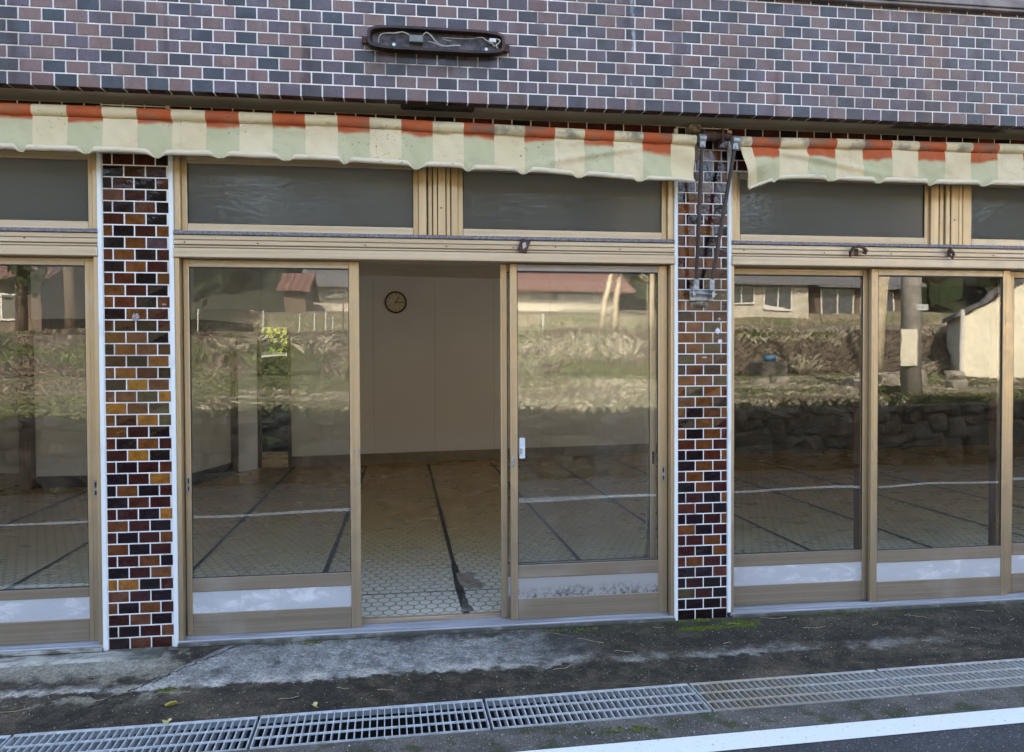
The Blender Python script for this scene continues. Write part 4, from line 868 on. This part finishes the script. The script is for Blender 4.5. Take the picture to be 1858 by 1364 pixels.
for k in range(12000):
    x=random.uniform(-14,26); d=18.4+random.random()*8.5; g=nz(x*.3,d*.4,8); blade(x,-d,ter(x,d),random.uniform(.08,.25),.012,vary(random.choice(GRN if g>0 else DRY),.3),.7)
for k in range(2600):   # clump at the pole foot and along the wall top
    x=random.choice((random.gauss(8.9,.25),random.uniform(-8,18))); d=-wly(x)+.3+random.random()*.4+(1.6 if abs(x-8.9)<.4 and random.random()<.7 else 0); blade(x,-d,ter(x,d),random.uniform(.08,.24),.007,vary(random.choice(GRN),.3),.8)
o=gb.build('wild_grass',MT['grass'],None,fixn=False); tag(o,'dry and green wild grass covering the terraced field across the road','grass',kind='stuff')
# leaf clumps helper
def leaves(mb,c,rad,n,size,cols,squash=1.):
    for k in range(n):
        v=Vector((random.gauss(0,1),random.gauss(0,1),random.gauss(0,1))).normalized()*(random.random()**.45)
        p=Vector(c)+Vector((v.x*rad[0],v.y*rad[1],v.z*rad[2]))*(1+.35*nz(v.x*2.5+c[0],v.y*2.5,v.z*2.5))
        a=Vector((random.gauss(0,1),random.gauss(0,1),random.gauss(0,1))).normalized(); b=a.orthogonal().normalized()*size*random.uniform(.5,1.3); q=a.cross(b).normalized()*size*random.uniform(.4,.9)
        mb.face([p-b,p+q,p+b,p-q],vary(random.choice(cols),.35))
fo=MB()
for k in range(620):
    x=random.uniform(-75,115); d=random.uniform(44,118) if k%3 else random.uniform(44,56)
    if min(abs(x/d-c_n)/q_n for c_n,q_n in((-.19,.04),(.47,.07),(.66,.035),(.86,.05)))<1: continue
    s=random.uniform(2.2,4.2); z=ter(x,d)+s*.9
    dc=[(.016,.028,.010),(.026,.040,.015),(.04,.05,.022)] if random.random()<.8 else [(.07,.05,.028),(.06,.06,.025)]
    leaves(fo,(x,-d,z),(s*.8,s*.8,s*1.5),46,s*.42,dc)
o=fo.build('forest',MT['leafy'],None,fixn=False); tag(o,'dark wooded hillside rising behind the houses across the road','forest',kind='stuff')
def tree(name,x,d,h,crown,lab,cols,bark,trunkr=.16,n=900,size=.22,zc=.62,seed=0,limbs=5,grp=None):
    z=ter(x,d); T=empty(name,(x,-d,z-.05)); tag(T,lab,'tree',grp); rr=random.Random(seed+3)
    m=MB(); pts=[(0,0,0),(rr.uniform(-.1,.1),0,h*.25),(rr.uniform(-.2,.2),rr.uniform(-.1,.1),h*.5),(rr.uniform(-.3,.3),0,h*.85)]; m.tube(pts,[trunkr,trunkr*.8,trunkr*.6,trunkr*.2],8)
    for k in range(limbs):
        t=rr.uniform(.25,.7); b=Vector((0,0,h*t)); a=rr.uniform(0,2*PI); e=b+Vector((math.cos(a)*crown[0]*.7,math.sin(a)*crown[1]*.6,h*rr.uniform(.12,.35))); m.tube([b,(b+e)/2+Vector((0,0,-.1*h*.3)),e],[trunkr*.5,trunkr*.35,trunkr*.1],6)
    m.build('trunk',MT[bark],T,smooth=True)
    if n:
        f=MB()
        for k in range(7): leaves(f,(rr.uniform(-.5,.5)*crown[0],rr.uniform(-.5,.5)*crown[1],h*zc+rr.uniform(-.55,.55)*crown[2]),(crown[0]*.55,crown[1]*.55,crown[2]*.5),n//7,size,cols)
        f.build('crown',MT['leafy'],T,fixn=False)
    return T
DG=[(.02,.036,.012),(.035,.055,.02),(.055,.075,.028)]
tree('evergreen_tree',-9.9,20,7.5,(1.8,1.5,3.6),'tall dark evergreen across the road left of the stakes',DG,'bark_d',.2,1500,.2,.55,1)
tree('evergreen_tree',-12.0,21.5,8.5,(1.3,1.5,4.2),'slim dark evergreen beside the dark timber house',DG,'bark_d',.2,1100,.2,.52,2)
tree('evergreen_tree',-7.9,24,6.0,(1.6,1.5,2.6),'rounder evergreen behind the grass bank',DG,'bark_d',.18,1000,.2,.6,3)
for i,(x,d,hh,ln) in enumerate(((6.55,20,5.2,.9),(7.0,20.4,6.0,.5),(7.9,19.6,5.5,.1),(8.6,20.6,6.5,-.2))):
    z=ter(x,d); T=empty('bare_tree',(x,-d,z-.05)); tag(T,['bare leaning pale tree trunk beside the red roofed house, leftmost of four','bare pale tree with a straight thin trunk, second from the left of four','bare forked pale tree behind the grass bank','bare pale tree nearest the grey terrace house'][i],'tree','bare pale trees on the bank across the road')
    m=MB(); rr=random.Random(i)
    m.tube([(-.3*ln,0,0),(-.1*ln,0,1.2),(ln*.35,0,2.6),(ln,0,hh)],[.12,.09,.07,.03],8)
    for k in range(7):
        t=rr.uniform(.3,.8); b=Vector((ln*t*t,0,hh*t)); e=b+Vector((rr.uniform(-.9,.9),rr.uniform(-.5,.5),rr.uniform(.6,1.5))); m.tube([b,b+(e-b)*.35+Vector((rr.uniform(-.1,.1),0,-.05)),e],[.055,.045,.015],6)
    m.build('trunk',MT['bark'],T,smooth=True)
for i,(x,d,hh) in enumerate(((12.45,14.5,4.0),(12.95,15.0,4.6))):
    z=ter(x,d); T=empty('cut_trunk',(x,-d,z)); tag(T,['stout pale trunk behind the utility pole','thin pale stem right beside the stout pale trunk'][i],'tree trunk')
    m=MB(); m.tube([(0,0,0),(.05,0,1.4),(.22,0,2.8),(.4,0,hh)],[(.2,.17,.13,.07),(.07,.06,.05,.04)][i],8); m.build('trunk',MT['bark'],T,smooth=True)
# utility pole
U=empty('utility_pole',(8.89,-8.0,.78)); tag(U,'round concrete utility pole behind the stone wall across the road','utility pole')
m=MB(); m.tube([(0,0,-.2),(0,0,3),(0,0,8.6)],[.175,.165,.13],24); m.build('shaft',MT['pole'],U,smooth=True)
m=MB(); m.box(-.33,-.02,.17,.20,.64,1.28,bev=.004); m.box(-.04,.02,.14,.17,.80,.86); m.build('sign_plate',MT['store'],U)
m=MB(); m.box(-.02,.20,.165,.172,1.60,1.72,bev=.002); np_=m.build('number_plate',MT['paper'],U)
text('plate_number','7\u00b74 4',.10,MT['black'],np_,(.09,.1735,1.66),(R(90),0,R(180)))
m=MB(); m.box(-.9,.9,.10,.2,7.4,7.5,bev=.005); m.tube([(.5,.15,7.5),(.5,.15,7.68)],.05,8); m.tube([(-.7,.15,7.5),(-.7,.15,7.68)],.05,8); m.build('cross_arm',MT['galv'],U)
# white storehouse
def house(name,x,d,w,dp,h,rz,wm,rm,lab,roofh=1.2,over=.5,axis='x',wins=(),z=None,grp=None):
    z=ter(x,d) if z is None else z; H=empty(name,(x,-d,z-.1),rz); tag(H,lab,'house',grp)
    m=MB(); m.box(-w/2,w/2,-dp,0,0,h)
    if axis=='x': # ridge along x : gables at the ends
        m.mesh([(-w/2,-dp,h),(-w/2,0,h),(-w/2,-dp/2,h+roofh),(w/2,-dp,h),(w/2,0,h),(w/2,-dp/2,h+roofh)],[(0,1,2),(3,4,5)])
    else: m.mesh([(-w/2,0,h),(w/2,0,h),(0,0,h+roofh),(-w/2,-dp,h),(w/2,-dp,h),(0,-dp,h+roofh)],[(0,1,2),(3,4,5)])
    m.build('wall',MT[wm],H)
    r=MB(); t=.12
    if axis=='x':
        k=roofh/(dp/2); 
        for s in(0,1):
            y0=over if s==0 else -dp-over; z0=h-over*k; pts=[(-w/2-over,y0,z0),(w/2+over,y0,z0),(w/2+over,-dp/2,h+roofh),(-w/2-over,-dp/2,h+roofh)]
            r.mesh([(p[0],p[1],p[2]+.03) for p in pts]+[(p[0],p[1],p[2]+.03+t) for p in pts],[(0,1,2,3),(4,5,6,7),(0,1,5,4),(1,2,6,5),(2,3,7,6),(3,0,4,7)])
    else:
        k=roofh/(w/2)
        for s in(-1,1):
            pts=[(s*(w/2+over),over,h-over*k),(s*(w/2+over),-dp-over,h-over*k),(0,-dp-over,h+roofh),(0,over,h+roofh)]
            r.mesh([(p[0],p[1],p[2]+.03) for p in pts]+[(p[0],p[1],p[2]+.03+t) for p in pts],[(0,1,2,3),(4,5,6,7),(0,1,5,4),(1,2,6,5),(2,3,7,6),(3,0,4,7)])
    r.build('roof',MT[rm],H)
    for (a,b,c,e) in wins:
        f=MB(); f.box(a,b,.02,.07,c,c+.06); f.box(a,b,.02,.07,e-.06,e); f.box(a,a+.06,.02,.07,c+.06,e-.06); f.box(b-.06,b,.02,.07,c+.06,e-.06); f.box((a+b)/2-.03,(a+b)/2+.03,.02,.07,c+.06,e-.06)
        fo_=f.build('window',MT['hframe'],H); box('pane',MT['hglass'],fo_,a+.06,b-.06,.025,.04,c+.06,e-.06,bev=0)
    return H
H1=house('storehouse',17.15,12.4,6.1,3.2,1.75,R(32),'store','greyroof','cream rendered storehouse with a grey gabled roof across the road',1.9,.12,'y',((.6,1.3,.7,1.4),))
m=MB(); m.tube([(-3.0,.08,.0),(-3.02,.08,1.0),(-2.98,.08,1.95)],.06,8); m.build('drain_pipe',MT['hframe'],H1)
house('house',7.3,30,4.6,6,1.25,0,'hwall','redroof','low house with a long red roof and pale windows across the road',1.0,.75,'x',((-1.7,1.3,.55,1.1),(1.45,2.1,.5,1.1)))
house('house',-4.75,29.5,.9,3,.95,0,'hdark','redroof','small dark shed with a bright red roof between the houses',.8,.25,'x',())
house('house',-1.9,33,5.0,5,1.55,0,'hwall','greyroof','grey roofed house with a white framed window beyond the small red roofed shed',1.3,.6,'x',((-1.9,-.9,.9,1.5),(.2,1.8,.8,1.5)))
house('house',-15.0,24,5.0,6,2.3,0,'hdark','redroof','dark timber house with a red roof at the left end of the field',1.3,.6,'x',((.5,2.0,.7,1.6),),z=2.4)
house('house',15.3,27,4.4,6,2.2,0,'hwall','greyroof','grey roofed house with pale storm shutters above a concrete base, behind the bucket',1.2,.6,'x',((-1.5,-.3,1.0,2.0),(.1,1.4,.9,2.0)),z=2.9)
house('house',20.4,28,4.6,6,2.2,0,'hdark','greyroof','dark timber house with wide glazed front behind the right grass slope',1.3,.7,'x',((-1.8,-.2,.8,1.9),(.1,1.8,.8,1.9)),z=2.9)
m=MB(); m.box(-9,12,-27.5,-27.2,2.3,3.62); m.box(12,26,-25.6,-25.3,2.3,3.0); o=m.build('terrace_wall',MT['soil'],None); tag(o,'dark concrete terrace wall below the houses across the road','retaining wall')
# stakes, bucket, posts
for i,(x,z0,z1,lb) in enumerate(((-6.29,2.4,3.16,'leftmost'),(-4.41,2.35,3.17,'second from the left'),(-3.31,2.35,3.09,'third from the left'),(-2.85,2.35,3.09,'fourth from the left'),(-2.50,2.35,3.18,'fifth and tallest of the cluster'),(-2.28,2.3,3.01,'sixth from the left'),(4.4,2.35,3.1,'standing alone below the long red roof'),(-1.94,2.35,3.9,'tall and rusty one at the right end'))):
    m=MB(); m.tube([(0,0,z0-2.35),(.02,0,z1-2.30)],.017,6); o=m.build('garden_stake',MT['hframe' if i!=7 else 'rust'],None); o.location=(x,-20,2.30); tag(o,'thin garden stake on the upper terrace, '+lb,'stake','garden stakes on the upper terrace')
m=MB(); n=16; vs=[(r*math.cos(2*PI*k/n),r*math.sin(2*PI*k/n),z) for r,z in((.12,0),(.17,.2),(.16,.2),(.11,.02)) for k in range(n)]
m.mesh(vs,[(a*n+k,a*n+(k+1)%n,(a+1)*n+(k+1)%n,(a+1)*n+k) for a in range(3) for k in range(n)]+[tuple(range(n))]); o=m.build('bucket',MT['blue'],None,smooth=True); o.location=(9.55,-14.6,ter(9.55,14.6)+.35); tag(o,'blue plastic bucket on the slope across the road','bucket')
m=MB(); m.box(9.2,9.9,-15.1,-14.3,ter(9.5,14.6)-.1,ter(9.5,14.6)+.35,bev=.03); o=m.build('stone_slab',MT['stone'],None); tag(o,'flat stone slab under the blue bucket','stone slab')
for i in range(26):
    x=random.uniform(8,18); d=random.uniform(10.5,13.6); s=random.uniform(.12,.38); sd=i*3.
    hv,hf=HL[i%24]; m=MB(); s*=.62; m.mesh([(v.x*s*1.2,v.y*s,v.z*s*.75) for v in hv],hf); o=m.build('boulder',MT['stone_l'],None,smooth=False); o.location=(x,-d,ter(x,d)+.05); tag(o,'pale rough boulder lying in the grass across the road','boulder','boulders strewn in the field')
# ------------------------------------------------------------------ behind the shop
def yt(x,y,n,h,cols,lab,seed):
    T=empty('broadleaf_tree',(x,y,-.1)); tag(T,lab,'tree'); m=MB(); m.tube([(0,0,0),(.1,0,1.2),(0,.1,2.4)],[.09,.07,.03],8); m.tube([(.05,0,1.1),(.5,.2,2.0)],[.04,.015],6); m.build('trunk',MT['bark_d'],T,smooth=True)
    f=MB(); 
    for k in range(5): leaves(f,(random.uniform(-.8,.8),random.uniform(-.4,.4),h+random.uniform(-.6,.7)),(.75,.6,.6),n//5,.075,cols)
    f.build('crown',MT['leafy'],T,fixn=False)
cnp=MB(); cnp.box(-6,2,7.6,12.6,2.62,2.72); cnp.build('added_sun_blocker',MT['greyroof'],B)  # unseen slab added to keep direct sun out of the back doorway
em=MB(); grid(lambda a,b:(-9+24*a,9.25+.5*b+.12*nz(a*40,b*4),-.15+1.75*b+.1*nz(a*50,b*6,2)),90,10,mb=em); grid(lambda a,b:(-9+24*a,9.75+9*b,1.6+.25*b+.08*nz(a*30,b*6,2)),60,12,mb=em)
grid(lambda a,b:(-14+24*a,15.8+9*b+.5*nz(a*20,b*3),.9+9*b**.8+.4*nz(a*20,b*6,7)),60,14,mb=em)
o=em.build('bank',MT['hill'],None,smooth=True); tag(o,kind='structure')
fe=MB()
for k in range(60):
    a=random.uniform(-.9,.9); l=random.uniform(.25,.5); fe.face([(a*.12,0,.02*k*.3),(a*.5*l*2,-.25*l,l*.6),(a*l*2.4,-.45*l,l*.35),(a*l,-.2*l,l*.3)],vary((.10,.20,.04),.4))
o=fe.build('fern',MT['leafy'],None,fixn=False); o.location=(-2.75,9.1,.05); tag(o,'low green fern at the foot of the bank outside the back doorway','fern')
yt(-2.75,14.2,1500,2.6,[(.42,.48,.05),(.55,.55,.08),(.30,.40,.05)],'sunlit yellow green tree seen through the back doorway',1)
T=MB()
for k in range(26): leaves(T,(random.uniform(-7,1),random.uniform(15.5,17),random.uniform(.2,4.5)),(1.1,.8,.9),90,.14,[(.05,.07,.025),(.09,.08,.04),(.13,.10,.06)])
o=T.build('hedge',MT['leafy'],None,fixn=False); tag(o,'dark hedge behind the yellow green tree at the back of the shop','hedge',kind='stuff')
gm=MB(); grid(lambda a,b:(-20+50*a,9.0+30*b,-.12+.05*nz(a*20,b*20)),20,20,mb=gm); o=gm.build('back_yard_ground',MT['field'],None,smooth=True); tag(o,kind='structure')
# ------------------------------------------------------------------ light, sky, camera
SUN_EL,SUN_AZ=38.,-12.     # azimuth from +Y towards +X
W=bpy.data.worlds.new('World'); S.world=W; W.use_nodes=True; nt=W.node_tree; nt.nodes.clear()
sk=nt.nodes.new('ShaderNodeTexSky'); sk.sky_type='NISHITA'; sk.sun_disc=False; sk.sun_elevation=R(SUN_EL); sk.sun_rotation=R(SUN_AZ); sk.air_density=1.; sk.dust_density=3.; sk.ozone_density=.6
bg=nt.nodes.new('ShaderNodeBackground'); bg.inputs[1].default_value=.15; wo=nt.nodes.new('ShaderNodeOutputWorld'); nt.links.new(sk.outputs[0],bg.inputs[0]); nt.links.new(bg.outputs[0],wo.inputs[0])
sl=bpy.data.lights.new('sun','SUN'); sl.energy=2.9; sl.angle=R(.5); sl.color=(1,.95,.88); so=bpy.data.objects.new('sun',sl); COL.objects.link(so)
dv=Vector((math.sin(R(SUN_AZ))*math.cos(R(SUN_EL)),math.cos(R(SUN_AZ))*math.cos(R(SUN_EL)),math.sin(R(SUN_EL)))); so.rotation_euler=dv.to_track_quat('Z','Y').to_euler(); so.location=(0,20,30)
cam=bpy.data.cameras.new('camera'); cam.sensor_width=36; cam.lens=1390/1858*36; cam.clip_end=1000; cam.clip_start=.05
co=bpy.data.objects.new('camera',cam); COL.objects.link(co); S.camera=co
ya,pi_,ro=R(7.86245),R(1.10342),R(-.222295)
f=Vector((math.sin(ya)*math.cos(pi_),math.cos(ya)*math.cos(pi_),-math.sin(pi_))); r=Vector((math.cos(ya),-math.sin(ya),0)); u=r.cross(f)
r2=r*math.cos(ro)+u*math.sin(ro); u2=-r*math.sin(ro)+u*math.cos(ro)
M=Matrix((( r2.x,u2.x,-f.x,0),(r2.y,u2.y,-f.y,-4.39113),(r2.z,u2.z,-f.z,1.52591),(0,0,0,1))); co.matrix_world=M
S.view_settings.view_transform='Standard'; S.view_settings.look='None'; S.view_settings.exposure=2.75; S.view_settings.gamma=1
S.view_settings.use_white_balance=True; S.view_settings.white_balance_temperature=7350; S.view_settings.white_balance_tint=14
S.render.engine='CYCLES'; cy=S.cycles; cy.max_bounces=10; cy.diffuse_bounces=8; cy.glossy_bounces=5; cy.transparent_max_bounces=24; cy.transmission_bounces=6; cy.use_denoising=True; cy.caustics_reflective=False; cy.caustics_refractive=False
try: cy.denoiser='OPENIMAGEDENOISE'; cy.denoising_prefilter='ACCURATE'
except Exception: pass
